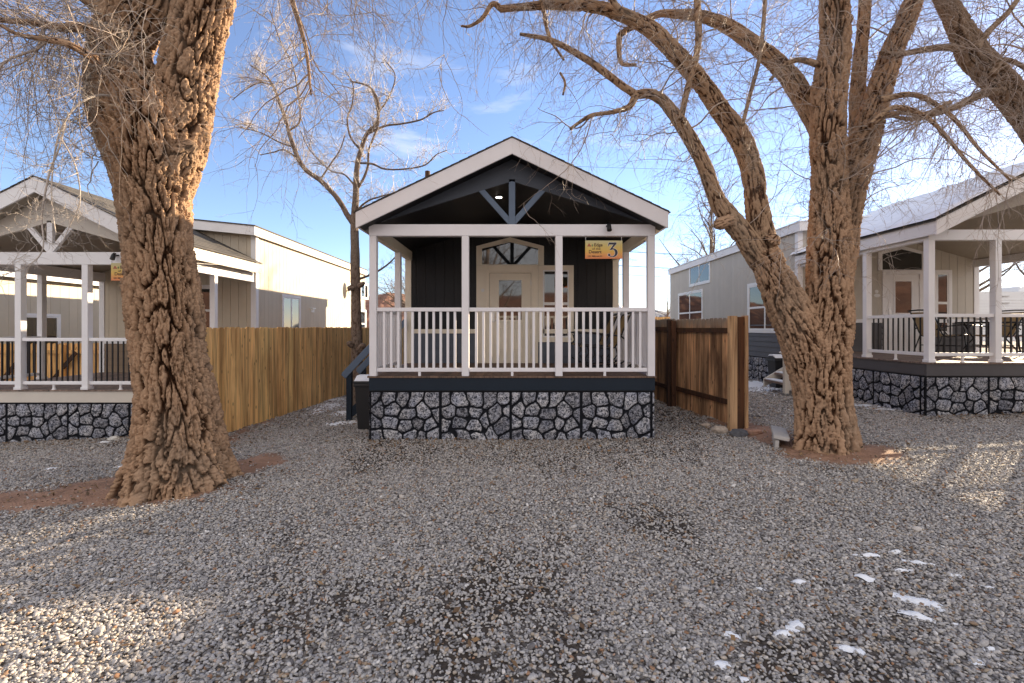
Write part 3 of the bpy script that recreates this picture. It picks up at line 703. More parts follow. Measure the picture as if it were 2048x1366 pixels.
def door(T, fr, u0, u1, z0, z1, g, m, handle_left=True, panels=True):
    bx, pr = fr; n0 = .022
    mb = MB(); bx(mb, u0, u1, n0, n0 + .018, z0, z1)
    gu0, gu1, gz0, gz1 = g
    # raised moulding round the light
    for (a, b_, cc, d) in ((gu0 - .05, gu1 + .05, gz0 - .05, gz0), (gu0 - .05, gu1 + .05, gz1, gz1 + .05), (gu0 - .05, gu0, gz0, gz1), (gu1, gu1 + .05, gz0, gz1)):
        bx(mb, a, b_, n0 + .018, n0 + .03, cc, d)
    if panels:
        mid = (gu0 + gu1) / 2; wq = (gu1 - gu0) / 2 + .03
        for (a, b_) in ((mid - wq, mid - .05), (mid + .05, mid + wq)):
            c0, c1 = z0 + .25, gz0 - .16
            for q in ((a, b_, c0, c0 + .014), (a, b_, c1 - .014, c1), (a, a + .014, c0 + .014, c1 - .014), (b_ - .014, b_, c0 + .014, c1 - .014)): bx(mb, q[0], q[1], n0 + .018, n0 + .026, q[2], q[3])
            bx(mb, a + .04, b_ - .04, n0 + .018, n0 + .024, c0 + .04, c1 - .04)
    o = mb.build('door', m, T, bevel=.003)
    mb = MB(); bx(mb, gu0, gu1, n0 + .018, n0 + .021, gz0, gz1); mb.build('pane', M['glass'], o)
    hu = u0 + .07 if handle_left else u1 - .07; hz = z0 + .92
    t = MB(); bx(t, hu - .03, hu + .03, n0 + .018, n0 + .028, hz - .06, hz + .16); bx(t, hu - .02, hu + .02, n0 + .028, n0 + .034, hz + .04, hz + .15)
    bx(t, hu - .012, hu + .012, n0 + .028, n0 + .07, hz - .03, hz - .006); bx(t, hu - .012, hu + .11 if handle_left else hu + .012, n0 + .06, n0 + .075, hz - .03, hz - .006)
    t.build('handle', M['steel'] if handle_left else M['iron'], o, bevel=.002)
    for zz in (z0 + .2, (z0 + z1) / 2, z1 - .25):
        t = MB(); uu = u1 if handle_left else u0; bx(t, uu - .008, uu + .008, n0 + .018, n0 + .026, zz, zz + .1); t.build('hinge', M['steel'], o)
    return o

def arch_window(T, fr, u0, u1, z0, zs, zp, m, t=.1, up=None, n0=.022):
    """five-sided transom window: shoulders at zs, peak at zp"""
    bx, pr = fr; um = (u0 + u1) / 2 if up is None else up
    k = t * .85
    outer = [(u0, z0), (u1, z0), (u1, zs), (um, zp), (u0, zs)]
    inner = [(u0 + t, z0 + .012), (u1 - t, z0 + .012), (u1 - t, zs - k * .5), (um, zp - k), (u0 + t, zs - k * .5)]
    mb = MB()
    for i in range(5):
        j = (i + 1) % 5; pr(mb, [outer[i], outer[j], inner[j], inner[i]], n0, n0 + .03)
    o = mb.build('transom_window', m, T)
    mb = MB(); pr(mb, inner, n0 - .005, n0 + .012); mb.build('pane', M['glass'], o)
    return o

def light_disc(T, c, r=.05):
    m = bpy.data.materials.get('lamp_glow')
    if not m:
        m, Nn, Lk, b = newmat('lamp_glow'); b.inputs['Emission Color'].default_value = (1, .93, .8, 1); b.inputs['Emission Strength'].default_value = 4
    mb = MB(); mb.lathe(c, [(r + .015, 0), (r + .015, .012)], 20); o = mb.build('recessed_light', M['vinyl'], T)
    mb = MB(); mb.lathe((c[0], c[1], c[2] - .004), [(r, 0), (r, .004)], 20); mb.build('lens', m, o)
def floodlight(T, p):
    x, y, z = p; mb = MB(); mb.lathe((x, y, z), [(.035, -.01), (.035, .01)], 12); mb.tube([(x, y + .01, z), (x, y - .05, z + .005)], .012, 8)
    o = mb.build('spotlight', M['iron'], T)
    mb = MB(); mb.tube([(x, y - .045, z + .03), (x, y - .07, z - .01), (x, y - .10, z - .085)], [.022, .034, .038], 14); mb.build('lamp_head', M['iron'], o)

# ---------------- centre cabin
pxw = lambda x: (x - HX) / F * 10.06 + 2.22
pzw = lambda y: CZ + (HY - y) / F * 10.06
xp = [-2.16, -.725, .73, 2.165]
C0, fr0 = cabin(dict(name='cabin', label='dark middle park cabin with slate blue gable truss and white baluster porch', group='park cabins in a row',
    cx=.0, yf=7.42, yw=10.06, yb=19.5, hp=2.22, zd=.985, zg=0., zband=.757, trim=M['white'], trim2=M['white_warm'], deckm=M['deck'], bandm=M['navy'],
    posts=[(x, 7.42) for x in xp] + [(-2.16, 9.02), (2.16, 9.02)], zb0=3.162, zb1=3.34, rail='wood', yfas=7.10, hr=2.34, za=4.58, ze=3.466, fh=.24,
    sc=.31, zc=4.02, ceilm=M['ceil_dark'], trussm=M['charcoal'], trussm2=M['slate'], webx=.53, zbe=4.36, zlap=1.63 - .015, wallm=M['black'], lapm=M['slate_siding'], seed=3, skL=True, skR=True, skRlen=5.0))
for a, b_ in zip(xp[:-1], xp[1:]):
    railing(C0, (a + .056, 7.42), (b_ - .056, 7.42), .985, 2.05, 'wood', .113, M['white'])
railing(C0, (2.16, 7.477), (2.16, 8.963), .985, 2.05, 'wood', .113, M['white']); railing(C0, (2.16, 9.077), (2.16, 10.02), .985, 2.05, 'wood', .113, M['white'])
railing(C0, (-2.16, 7.477), (-2.16, 8.963), .985, 2.05, 'wood', .113, M['white'])
# door surround with joined window
bx, pr = fr0
mb = MB(); bx(mb, pxw(953), pxw(979), .02, .045, .987, pzw(531)); bx(mb, pxw(979), pxw(1062), .02, .045, pzw(546.5), pzw(531)); bx(mb, pxw(1062), pxw(1076), .02, .045, .987, pzw(531))
mb.build('door_frame', M['white_warm'], C0, bevel=.004)
mb = MB(); bx(mb, pxw(973.5), pxw(978.7), .0452, .055, .988, pzw(541)); bx(mb, pxw(1062.3), pxw(1067), .0452, .055, .988, pzw(541)); bx(mb, pxw(978.7), pxw(1062.3), .0452, .055, pzw(545.7), pzw(541))
mb.build('door_casing', M['white_warm'], C0, bevel=.003)
door(C0, fr0, pxw(979.4), pxw(1061.6), .988, pzw(547), (pxw(998), pxw(1043), pzw(640), pzw(561)), M['white_warm'])
window(C0, fr0, pxw(1076.3), pxw(1147), pzw(684), pzw(531), M['white_warm'], 'h', trim=.1)
arch_window(C0, fr0, pxw(953), pxw(1087.5), pzw(530.6), pzw(493), pzw(475.4), M['white_warm'], t=.12)
mb = MB(); mb.prism([(math.cos(a) * .035, math.sin(a) * .035) for a in np.linspace(0, 6.283, 20, endpoint=False)], (pxw(965.8) - 2.22, 10.06, pzw(581)), (1, 0, 0), (0, 0, 1), (0, -1, 0), .0455, .055); mb.build('doorbell_plate', M['medallion'], C0)
light_disc(C0, (-.22, 8.0, 3.93)); floodlight(C0, (1.49, 7.36, 3.31))
mb = MB(); mb.lathe((-1.42, 8.0, 3.85), [(.03, 0), (.03, .42), (.045, .42), (.045, .52)], 12); mb.build('vent_pipe', M['rail_dark'], C0)
# stairs on the left side of the centre cabin, going down towards -X
def stairs(T, x0, x1, ya, yb_, z0, z1, nst, tm, sm_, hm, snow=False, hands=2):
    n = nst; run = (x1 - x0) / n; rise = (z1 - z0) / (n + 1)
    g = MB()
    o = None
    for y in (ya, yb_):
        mb = MB(); mb.xz([(x0, z0 - .02), (x0 + .0, z0 - .02 + .2 * np.sign(1)), (x1, z1 - .05), (x1, z1 - .33)], y - .02, y + .02)
        s_ = mb.build('stringer', sm_, T if o is None else T)
    for k in range(n):
        xa = x1 - run * (k + 1); z = z1 - rise * (k + 1)
        mb = MB(); mb.box(xa, xa + run * 1.08, min(ya, yb_) + .022, max(ya, yb_) - .022, z - .04, z); t = mb.build('tread', tm, T)
        if snow:
            mb = MB(); mb.box(xa + .02, xa + run, min(ya, yb_) + .03, max(ya, yb_) - .03, z + .001, z + .03); mb.build('tread_snow', M['snow'], t, bevel=.012)
    for y in (ya, yb_)[:hands]:
        mb = MB(); mb.box(x0 - .05, x0 + .05, y - .045, y + .045, z0 - .05, z0 + .86 + (z1 - z0) * .06); mb.build('newel', hm[1], T, bevel=.004)
        mb = MB(); mb.bar((x0 - .12, y, z0 + .86), (x1, y, z1 + .93), .12, .035); mb.bar((x0 - .10, y - .05, z0 + .80), (x1, y - .05, z1 + .87), .03, .11); mb.build('handrail', hm[0], T, bevel=.004)
stairs(C0, -3.12, -2.24, 9.12, 9.98, 0., .985, 4, M['deck'], M['navy'], (M['slate'], M['navy']))
# sign
def letter_mesh(txt, size, mat, parent, pos, bold=0., name='lettering', sx=1.0, depth=.0012):
    cu = bpy.data.curves.new('t', 'FONT'); cu.body = txt; cu.size = size; cu.offset = bold; cu.extrude = depth; cu.align_x = 'LEFT'; cu.resolution_u = 4
    ob = bpy.data.objects.new('t', cu); col.objects.link(ob); dg = bpy.context.evaluated_depsgraph_get(); dg.update()
    me = bpy.data.meshes.new_from_object(ob.evaluated_get(dg)); bpy.data.objects.remove(ob)
    n = len(me.vertices); v = np.empty(n * 3, np.float32); me.vertices.foreach_get('co', v); v = v.reshape(-1, 3)
    v2 = np.stack([v[:, 0] * sx, -v[:, 2], v[:, 1]], -1) + (np.array(pos) - np.array(org(parent)))
    me.vertices.foreach_set('co', v2.astype(np.float32).ravel()); me.update(); me.materials.clear(); me.materials.append(mat)
    return link(name, me, parent)
def signmat():
    m, Nn, Lk, b = newmat('sign_print'); t = Nn.new('ShaderNodeTexCoord'); s_ = Nn.new('ShaderNodeSeparateXYZ'); Lk.new(t.outputs['Generated'], s_.inputs[0])
    n = noise(Nn, Lk, 6, 3); a = Nn.new('ShaderNodeMath'); a.operation = 'MULTIPLY_ADD'; a.inputs[1].default_value = .15; Lk.new(n.outputs[0], a.inputs[0]); Lk.new(s_.outputs[2], a.inputs[2])
    r = ramp(Nn, Lk, a.outputs[0], [(.0, (.60, .16, .06)), (.25, (.66, .26, .07)), (.5, (.62, .38, .07)), (.8, (.55, .42, .12)), (1.0, (.50, .44, .22))])
    Lk.new(r.outputs[0], b.inputs['Base Color']); b.inputs['Roughness'].default_value = .4; return m
M['sign'] = signmat()
M['ink'] = metal('sign_black_ink', (.02, .018, .03), .5, 0); M['ink_brown'] = metal('sign_brown_ink', (.10, .05, .015), .5, 0)
M['ink_white'] = metal('sign_white_ink', (.75, .72, .72), .5, 0); M['ink_red'] = metal('sign_mesa_red', (.33, .09, .04), .5, 0); M['ink_green'] = metal('sign_cactus_green', (.03, .16, .06), .5, 0)
def three(S, x0, z0, h, y):
    """a serifed figure 3, flat topped, with white outline, drawn as strokes of varying width"""
    def stroke(mb, pts, ws, yy, dy, ex):
        n = len(pts); Lp, Rp = [], []
        for i in range(n):
            a = np.array(pts[max(i - 1, 0)]); b_ = np.array(pts[min(i + 1, n - 1)]); d = b_ - a; d = d / np.linalg.norm(d); nn = np.array([-d[1], d[0]])
            p = np.array(pts[i]); Lp.append(p + nn * (ws[i] / 2 + ex)); Rp.append(p - nn * (ws[i] / 2 + ex))
        for i in range(n - 1):
            q = [Lp[i], Rp[i], Rp[i + 1], Lp[i + 1]]
            mb.prism([(x0 + a * h, z0 + b_ * h) for a, b_ in q], (0, yy, 0), (1, 0, 0), (0, 0, 1), (0, -1, 0), 0, dy)
    bowl = [(.22 + .30 * 0, .0)]
    cxb, czb, rx, rz = .30, .30, .30, .27
    bp, bw_ = [], []
    for t in np.linspace(125, -150, 26):
        bp.append((cxb + rx * math.cos(R(t)) * .95, czb + rz * math.sin(R(t)))); 
        bw_.append(.05 + .13 * max(0, math.cos(R(t - 5))) ** 1.3)
    for ex, m, yy, dy, nm in ((.018, M['ink_white'], y, .0015, 'numeral_outline'), (0, M['ink'], y - .0015, .0015, 'numeral')):
        mb = MB()
        stroke(mb, bp, bw_, yy, dy, ex)
        stroke(mb, [(.09, .93), (.58, .93)], [.15, .15], yy - .0001, dy, ex)
        stroke(mb, [(.10, 1.0), (.06, .86), (.03, .74)], [.05, .07, .03], yy - .0002, dy, ex)
        stroke(mb, [(.56, .96), (.40, .78), (.22, .55)], [.13, .12, .10], yy - .0003, dy, ex)
        stroke(mb, [(.16, .52), (.30, .55)], [.05, .09], yy - .0004, dy, ex)
        cp = [(x0 + (.09 + (.085 + ex) * math.cos(a)) * h, z0 + (.15 + (.085 + ex) * math.sin(a)) * h) for a in np.linspace(0, 6.283, 18, endpoint=False)]
        mb.prism(cp, (0, yy - .0005, 0), (1, 0, 0), (0, 0, 1), (0, -1, 0), 0, dy)
        mb.build(nm, m, S)
def sign(x0, x1, z0, z1, y, label, num):
    S = thing('hanging_sign', ((x0 + x1) / 2, y, z0), label, 'sign')
    mb = MB(); mb.box(x0, x1, y, y + .012, z0, z1); mb.build('sign_board', M['sign'], S, bevel=.002)
    w = x1 - x0; h = z1 - z0; X = lambda u: x0 + w * u; Zc = lambda v: z0 + h * v
    for u in (.02, .98):
        mb = MB(); mb.tube([(X(u), y + .006, z1), (X(u) - .006, y + .006, z1 + .03), (X(u), y + .006, z1 + .055)], .004, 6); mb.build('hook', M['steel'], S)
    yy = y - .0015
    letter_mesh('Edge', h * .24, M['ink_brown'], S, (X(.235), yy, Zc(.68)), .0016, sx=1.02)
    letter_mesh('of the', h * .18, M['ink_brown'], S, (X(.18), yy, Zc(.49)), .0002, sx=1.1)
    letter_mesh('Desert', h * .25, M['ink_brown'], S, (X(.09), yy, Zc(.30)), .0016, sx=1.0)
    letter_mesh('1251 Millcreek Dr', h * .12, M['ink_brown'], S, (X(.06), yy, Zc(.105)), .0007, sx=.92)
    mb = MB(); mb.prism([(X(.05), Zc(.67)), (X(.165), Zc(.67)), (X(.155), Zc(.72)), (X(.13), Zc(.76)), (X(.12), Zc(.83)), (X(.09), Zc(.84)), (X(.075), Zc(.76))], (0, y, 0), (1, 0, 0), (0, 0, 1), (0, -1, 0), 0, .0015); mb.build('mesa_emblem', M['ink_red'], S)
    mb = MB()
    for (a, b_, c, d) in ((.185, .195, .65, .80), (.17, .178, .71, .77), (.203, .211, .70, .79), (.17, .21, .70, .72)): mb.box(X(a), X(b_), y - .002, y, Zc(c), Zc(d))
    mb.build('cactus_emblem', M['ink_green'], S)
    if num: three(S, X(.605), Zc(.09), h * .80, y)
zs = lambda py, D=7.36: CZ + (HY - py) / F * D
sign((1170.5 - HX) / F * 7.36, (1245 - HX) / F * 7.36, zs(517.5), zs(481), 7.36, 'yellow and orange hanging sign with a big black 3 under the middle cabin beam', True)
# rocking sling chairs
def sling_chair(x0, y0, zd, label, group, fab, face=-1, w=.58, s=1.0, rock=True):
    T = thing('patio_chair', (x0, y0, zd), label, 'chair', group)
    f = face
    # local: x forward = f
    def p(a, b_, c): return (x0 + f * a * s, y0 + b_ * s, zd + c * s)
    prof = [(.44, .43), (.40, .445), (.20, .42), (-.02, .40), (-.10, .42), (-.16, .50), (-.25, .72), (-.36, .96), (-.42, 1.0)]
    mb = MB(); hw = w / 2 - .03
    for i in range(3):
        a, b_ = prof[i], prof[i + 1]; mb.add([p(a[0], -hw, a[1]), p(a[0], hw, a[1]), p(b_[0], hw, b_[1]), p(b_[0], -hw, b_[1]), p(a[0], -hw, a[1] - .008), p(a[0], hw, a[1] - .008), p(b_[0], hw, b_[1] - .008), p(b_[0], -hw, b_[1] - .008)], MB.BF)
    mb.build('seat', fab, T)
    mb = MB()
    for i in range(4, 7):
        a, b_ = prof[i], prof[i + 1]; mb.add([p(a[0], -hw, a[1]), p(a[0], hw, a[1]), p(b_[0], hw, b_[1]), p(b_[0], -hw, b_[1]), p(a[0] - .008, -hw, a[1]), p(a[0] - .008, hw, a[1]), p(b_[0] - .008, hw, b_[1]), p(b_[0] - .008, -hw, b_[1])], MB.BF)
    mb.build('backrest', fab, T)
    for sd_ in (-1, 1):
        y = sd_ * w / 2
        mb = MB(); mb.tube([p(a, y, b_) for a, b_ in prof], .014 * s, 8); mb.build('side_frame', M['iron'], T, smooth=True)
        mb = MB(); mb.tube([p(.50, y, .44), p(.44, y, .52), (p(.46, y, .60)), p(.50, y, .655), p(.30, y, .67), p(.0, y, .64), p(-.22, y, .60), p(-.27, y, .56)], .013 * s, 8); mb.build('armrest', M['iron'], T, smooth=True)
        if rock:
            mb = MB(); mb.tube([p(.42, y, .16), p(.25, y, .06), p(.0, y, .03), p(-.25, y, .06), p(-.40, y, .15)], .014, 8); mb.build('rocker', M['iron'], T, smooth=True)
            for a in (.26, -.12):
                mb = MB(); mb.tube([p(a, y, .06), p(a + .05, y, .2), p(a - .03, y, .30), p(a, y, .42)], .012, 8); mb.build('leg', M['iron'], T, smooth=True)
        else:
            for a, b_ in ((.40, .44), (-.30, -.14)):
                mb = MB(); mb.tube([p(a, y, .0), p(b_, y, .42)], .013, 8); mb.build('leg', M['iron'], T, smooth=True)
    mb = MB(); mb.tube([p(-.42, -w / 2, 1.0), p(-.44, 0, 1.01), p(-.42, w / 2, 1.0)], .016, 8); mb.build('top_bar', M['iron'], T)
    mb = MB(); mb.tube([p(.26, -w / 2, .2), p(.26, w / 2, .2)], .011, 8); mb.tube([p(-.12, -w / 2, .2), p(-.12, w / 2, .2)], .011, 8); mb.build('stretcher', M['iron'], T)
    return T
sling_chair(1.62, 8.25, .985, 'tan sling rocking chair nearest the front railing of the middle porch', 'rocking chairs on the middle porch', M['mesh_tan'])
sling_chair(1.62, 9.25, .985, 'tan sling rocking chair standing behind another by the dark wall of the middle porch', 'rocking chairs on the middle porch', M['mesh_tan'])
# bin beside the steps
def bin_(x, y, z, w, h, label, snow=True):
    T = thing('trash_bin', (x, y, z), label, 'trash bin')
    mb = MB(); a, b_ = w * .40, w * .5
    mb.add([(x - a, y - a, z), (x + a, y - a, z), (x + a, y + a, z), (x - a, y + a, z), (x - b_, y - b_, z + h), (x + b_, y - b_, z + h), (x + b_, y + b_, z + h), (x - b_, y + b_, z + h)], MB.BF)
    mb.box(x - b_ - .015, x + b_ + .015, y - b_ - .015, y + b_ + .015, z + h * .93, z + h); mb.build('body', M['plastic_black'], T, bevel=.012)
    mb = MB(); prof = [(0, .0), (0, .04), (.3, .09), (.7, .09), (1, .03), (1, 0)]
    mb.prism([(-b_ - .02 + (w + .04) * u, v) for u, v in prof], (x, y, z + h), (0, 1, 0), (0, 0, 1), (1, 0, 0), -b_ - .02, b_ + .02); mb.build('lid', M['plastic_black'], T, bevel=.008)
    if snow:
        mb = MB(); mb.prism([(-b_ - .01 + (w + .02) * u, v + .012 + .03 * math.sin(u * 3.1)) for u, v in prof[1:-1]] + [(b_ + .01, .03), (-b_ - .01, .03)], (x, y, z + h), (0, 1, 0), (0, 0, 1), (1, 0, 0), -b_ + .0, b_ - .0)
        mb.build('lid_snow', M['snow'], T, bevel=.015)
bin_(-2.48, 8.35, -.02, .44, .80, 'black bin with a snow covered lid squeezed beside the middle cabin skirting')

# ---------------- left cabin
YL = 8.5; zl_ = lambda py, D=YL: CZ + (HY - py) / F * D
xpl = [-10.12, -8.79, -7.60, -6.40]
C1, fr1 = cabin(dict(name='cabin', label='cream park cabin with tan lower siding, partly behind the thick furrowed trunk', group='park cabins in a row',
    cx=-8.25, yf=YL, yw=11.75, yb=20.4, hp=1.90, zd=.63, zg=-.29, zband=.40, trim=M['white_clean'], trim2=M['white_clean'], trimside=M['cream_trim'], deckm=M['deck2'], bandm=M['cream_trim'],
    posts=[(x, YL) for x in xpl] + [(-6.405, 10.2), (-10.095, 10.2)], zb0=2.86, zb1=3.08, rail='metal', yfas=8.2, hr=2.06, za=4.35, ze=3.32, fh=.27,
    sc=.28, zc=3.62, ceilm=M['ceil_taupe'], trussm=M['cream_trim'], trussm2=M['white_clean'], webx=.42, zbe=4.20, zlap=1.34, wallm=M['cream'], lapm=M['tan'], seed=21, skR=True, skRlen=4, bw=.2))
for a, b_ in zip(xpl[:-1], xpl[1:]): railing(C1, (a + .056, YL), (b_ - .056, YL), .63, 1.555, 'metal', .095, M['white_clean'], zb=.72)
railing(C1, (-6.405, YL + .057), (-6.405, 10.143), .63, 1.555, 'metal', .12, M['white_clean'], zb=.72); railing(C1, (-6.405, 10.257), (-6.405, 11.7), .63, 1.555, 'metal', .12, M['white_clean'], zb=.72)
railing(C1, (-10.095, YL + .057), (-10.095, 10.143), .63, 1.555, 'metal', .12, M['white_clean'], zb=.72)
u1 = lambda px, D=11.75: (px - HX) / F * D + 10.15
window(C1, fr1, u1(395), u1(430), zl_(672, 11.75), zl_(570, 11.75), M['white_clean'], 'h', trim=.07)
door(C1, fr1, u1(270), u1(343), .632, 2.6, (u1(288), u1(325), 1.45, 2.4), M['cream_trim'])
mb = MB(); fr1[0](mb, u1(262), u1(269.5), .02, .05, .632, 2.72); fr1[0](mb, u1(343.5), u1(351), .02, .05, .632, 2.72); fr1[0](mb, u1(269.5), u1(343.5), .02, .05, 2.605, 2.72); mb.build('door_frame', M['white_clean'], C1)
arch_window(C1, fr1, u1(262), u1(351), 2.74, 2.98, 3.14, M['white_clean'], t=.09)
# side wall openings (facing +X)
fsr = frame2((-6.35, 11.75), (0, 1), (1, 0)); ds = lambda px: 6.35 * F / (HX - px) - 11.75
window(C1, fsr, ds(562), ds(599), 1.35, 2.66, M['white_clean'], 'v', trim=.07)
window(C1, fsr, ds(720), ds(735), 2.95, 3.65, M['white_clean'], 'v', trim=.07)
window(C1, fsr, ds(718), ds(731), 1.3, 2.5, M['white_clean'], 'h', trim=.07)
mb = MB(); a = ds(620); fsr[0](mb, a, a + .22, .02, .05, 2.22, 2.36); fsr[1](mb, [(a, 2.36), (a + .22, 2.36), (a + .22, 2.33), (a, 2.33)], .05, .1); mb.build('vent_hood', M['vinyl'], C1)
light_disc(C1, (-7.05, 9.3, 3.22)); floodlight(C1, ((231 - HX) / F * 8.4, 8.43, 3.02))
# satellite dish on its wall
mb = MB(); yy = 6.2 * F / (HX - 700); cz_ = zl_(577, yy); mb.v = []
mb.prism([(math.cos(a) * .30, math.sin(a) * .30) for a in np.linspace(0, 6.283, 24, endpoint=False)], (-6.1, yy, cz_), (.35, .93, 0), (0, .1, .99), (.93, -.35, .05), 0, .03)
mb.bar((-6.33, yy, cz_ - .1), (-6.1, yy, cz_), .04, .04); mb.build('satellite_dish', M['medallion'], C1)
# cable sagging along the eave
mb = MB(); mb.tube([(-6.2, 8.25 + i * .45, 3.05 - .06 * math.sin(i * .9) - .02 * i * 0) for i in range(8)], .006, 5); mb.build('eave_cable', M['cream_trim'], C1)
sign((222 - HX) / F * 8.43, (300 - HX) / F * 8.43, zl_(562), zl_(527), 8.43, 'yellow and orange hanging sign half hidden by the thick trunk on the cream cabin', False)

# ---------------- right cabin
YR = 8.3; zr_ = lambda py, D=YR: CZ + (HY - py) / F * D
xpr = [7.29, 8.45, 9.62, 11.68]
C2, fr2 = cabin(dict(name='cabin', label='greige park cabin with a snowy porch roof and dark grey lower siding, at the right', group='park cabins in a row',
    cx=9.485, yf=YR, yw=12.0, yb=21.6, hp=2.25, zd=1.13, zg=.19, zband=.895, trim=M['white_clean'], trim2=M['white_clean'], deckm=M['deck2'], bandm=M['grey_band'],
    posts=[(x, YR) for x in xpr] + [(7.29, 9.75), (11.68, 10.2)], zb0=3.26, zb1=3.44, rail='metal', yfas=8.0, hr=2.33, za=4.72, ze=3.55, fh=.25,
    sc=.28, zc=4.05, ceilm=M['ceil_taupe'], trussm=M['ceil_taupe'], trussm2=M['white_clean'], webx=.5, bs=.07, zbe=4.36, zlap=1.86, wallm=M['greige'], lapm=M['grey_lap'], seed=41, skL=True, snow_side=-1, bw=.2))
for a, b_ in zip(xpr[:-1], xpr[1:]): railing(C2, (a + .056, YR), (b_ - .056, YR), 1.13, 1.98, 'metal', .105, M['white_clean'], zb=1.24)
railing(C2, (7.29, YR + .057), (7.29, 9.693), 1.13, 1.98, 'metal', .12, M['white_clean'], zb=1.24)
railing(C2, (11.68, YR + .057), (11.68, 10.143), 1.13, 1.98, 'metal', .14, M['white_clean'], zb=1.24); railing(C2, (11.68, 10.257), (11.68, 11.95), 1.13, 1.98, 'metal', .14, M['white_clean'], zb=1.24)
u2 = lambda px, D=11.98: (px - HX) / F * D - 7.235; z2 = lambda py: CZ + (HY - py) / F * 11.98
mb = MB(); fr2[0](mb, u2(1764), u2(1771.5), .02, .05, 1.132, z2(541)); fr2[0](mb, u2(1837.5), u2(1850), .02, .05, 1.132, z2(541)); fr2[0](mb, u2(1771.5), u2(1837.5), .02, .05, z2(548.7), z2(541)); mb.build('door_frame', M['white_clean'], C2)
door(C2, fr2, u2(1772), u2(1837), 1.132, z2(549), (u2(1789), u2(1821), z2(626), z2(563)), M['white_clean'])
window(C2, fr2, u2(1866), u2(1903), z2(672), z2(540), M['white_clean'], 'h', trim=.09)
arch_window(C2, fr2, u2(1755), u2(1850), z2(540.6), z2(505), z2(492), M['white_clean'], t=.1)
fsl = frame2((7.235, 21.6), (0, -1), (-1, 0)); dl = lambda px: 21.6 - 7.235 * F / (px - HX)
zx = lambda px, py: CZ + (HY - py) / (px - HX) * 7.235
window(C2, fsl, dl(1380), dl(1422), zx(1400, 570), zx(1400, 526), M['vinyl'], 'v', trim=.08)
window(C2, fsl, dl(1358), dl(1407), zx(1380, 668), zx(1380, 583), M['vinyl'], 'q', trim=.08)
window(C2, fsl, dl(1497), dl(1572), zx(1530, 666), zx(1530, 562), M['vinyl'], 'q', trim=.1)
window(C2, fsl, dl(1574), dl(1592), zx(1583, 600), zx(1583, 543), M['vinyl'], 'x', trim=.08)
mb = MB(); mb.prism([(math.cos(a) * .045, math.sin(a) * .045) for a in np.linspace(0, 6.283, 20, endpoint=False)], (u2(1753) + 7.235, 12.0, z2(583)), (1, 0, 0), (0, 0, 1), (0, -1, 0), .021, .03)
mb.prism([(math.cos(a) * .075, math.sin(a) * .045) for a in np.linspace(0, 6.283, 20, endpoint=False)], (u2(1754) + 7.235, 12.0, z2(591)), (1, 0, 0), (0, 0, 1), (0, -1, 0), .021, .03); mb.build('wall_plaque', M['medallion'], C2)
stairs(C2, 6.2, 7.21, 10.75, 11.7, .3, 1.13, 4, M['deck2'], M['cream_trim'], (M['cream_trim'], M['cream_trim']), snow=True, hands=1)
bin_(6.88, 12.25, .2, .4, .72, 'dark bin with a snowy lid beside the white steps of the grey cabin')
# table and chairs on right porch
G = 'patio chairs round the porch table'
sling_chair(9.75, 10.9, 1.13, 'black framed patio chair beside the grey cabin wall, facing the porch table', G, M['mesh_tan_light'], face=1, rock=False)
sling_chair(11.2, 9.8, 1.13, 'pale sling patio chair behind the second white post of the grey cabin porch', G, M['mesh_tan_light'], face=-1, rock=False)
sling_chair(11.2, 11.0, 1.13, 'pale sling patio chair at the far end of the grey cabin porch table', G, M['mesh_tan_light'], face=-1, rock=False)
T = thing('patio_table', (10.45, 10.4, 1.13), 'black metal patio table on the grey cabin porch', 'table')
mb = MB(); mb.lathe((10.45, 10.4, 1.13), [(.55, .70), (.56, .72), (.55, .735)], 28); mb.build('tabletop', M['iron'], T)
for a in range(4):
    t = a * math.pi / 2 + .78; mb = MB(); mb.tube([(10.45 + .5 * math.cos(t), 10.4 + .5 * math.sin(t), 1.13), (10.45 + .25 * math.cos(t), 10.4 + .25 * math.sin(t), 1.5), (10.45 + .4 * math.cos(t), 10.4 + .4 * math.sin(t), 1.83)], .016, 8); mb.build('leg', M['iron'], T)

# ---------------- cabin at far left, seen through the porch
T = thing('cabin', (-16.3, 9, -.6), 'cream cabin wall seen through the porch of the cabin at the left edge', 'cabin', 'park cabins in a row')
fs = frame2((-14.0, 7.5), (0, 1), (1, 0)); mb = MB(); siding_vertical(mb, fs, 0, 17, -.3, lambda u: 3.2, .3); mb.build('wall', M['cream'], T)
mb = MB(); mb.box(-18.6, -14.101, 7.5, 24.5, -.7, 3.1); mb.build('body', M['cream'], T)
mb = MB(); mb.xz([(-13.8, 3.15), (-13.8, 3.35), (-16.3, 3.95), (-18.8, 3.35), (-18.8, 3.15)], 7.2, 24.7); mb.build('roof', M['shingle'], T)
mb = MB(); mb.box(-13.79, -13.76, 7.2, 24.7, 3.13, 3.36); mb.build('fascia', M['white_clean'], T)
window(T, fs, 13.2 * 0 + 5.9, 7.2, .9, 2.15, M['white_clean'], 'v', trim=.09)

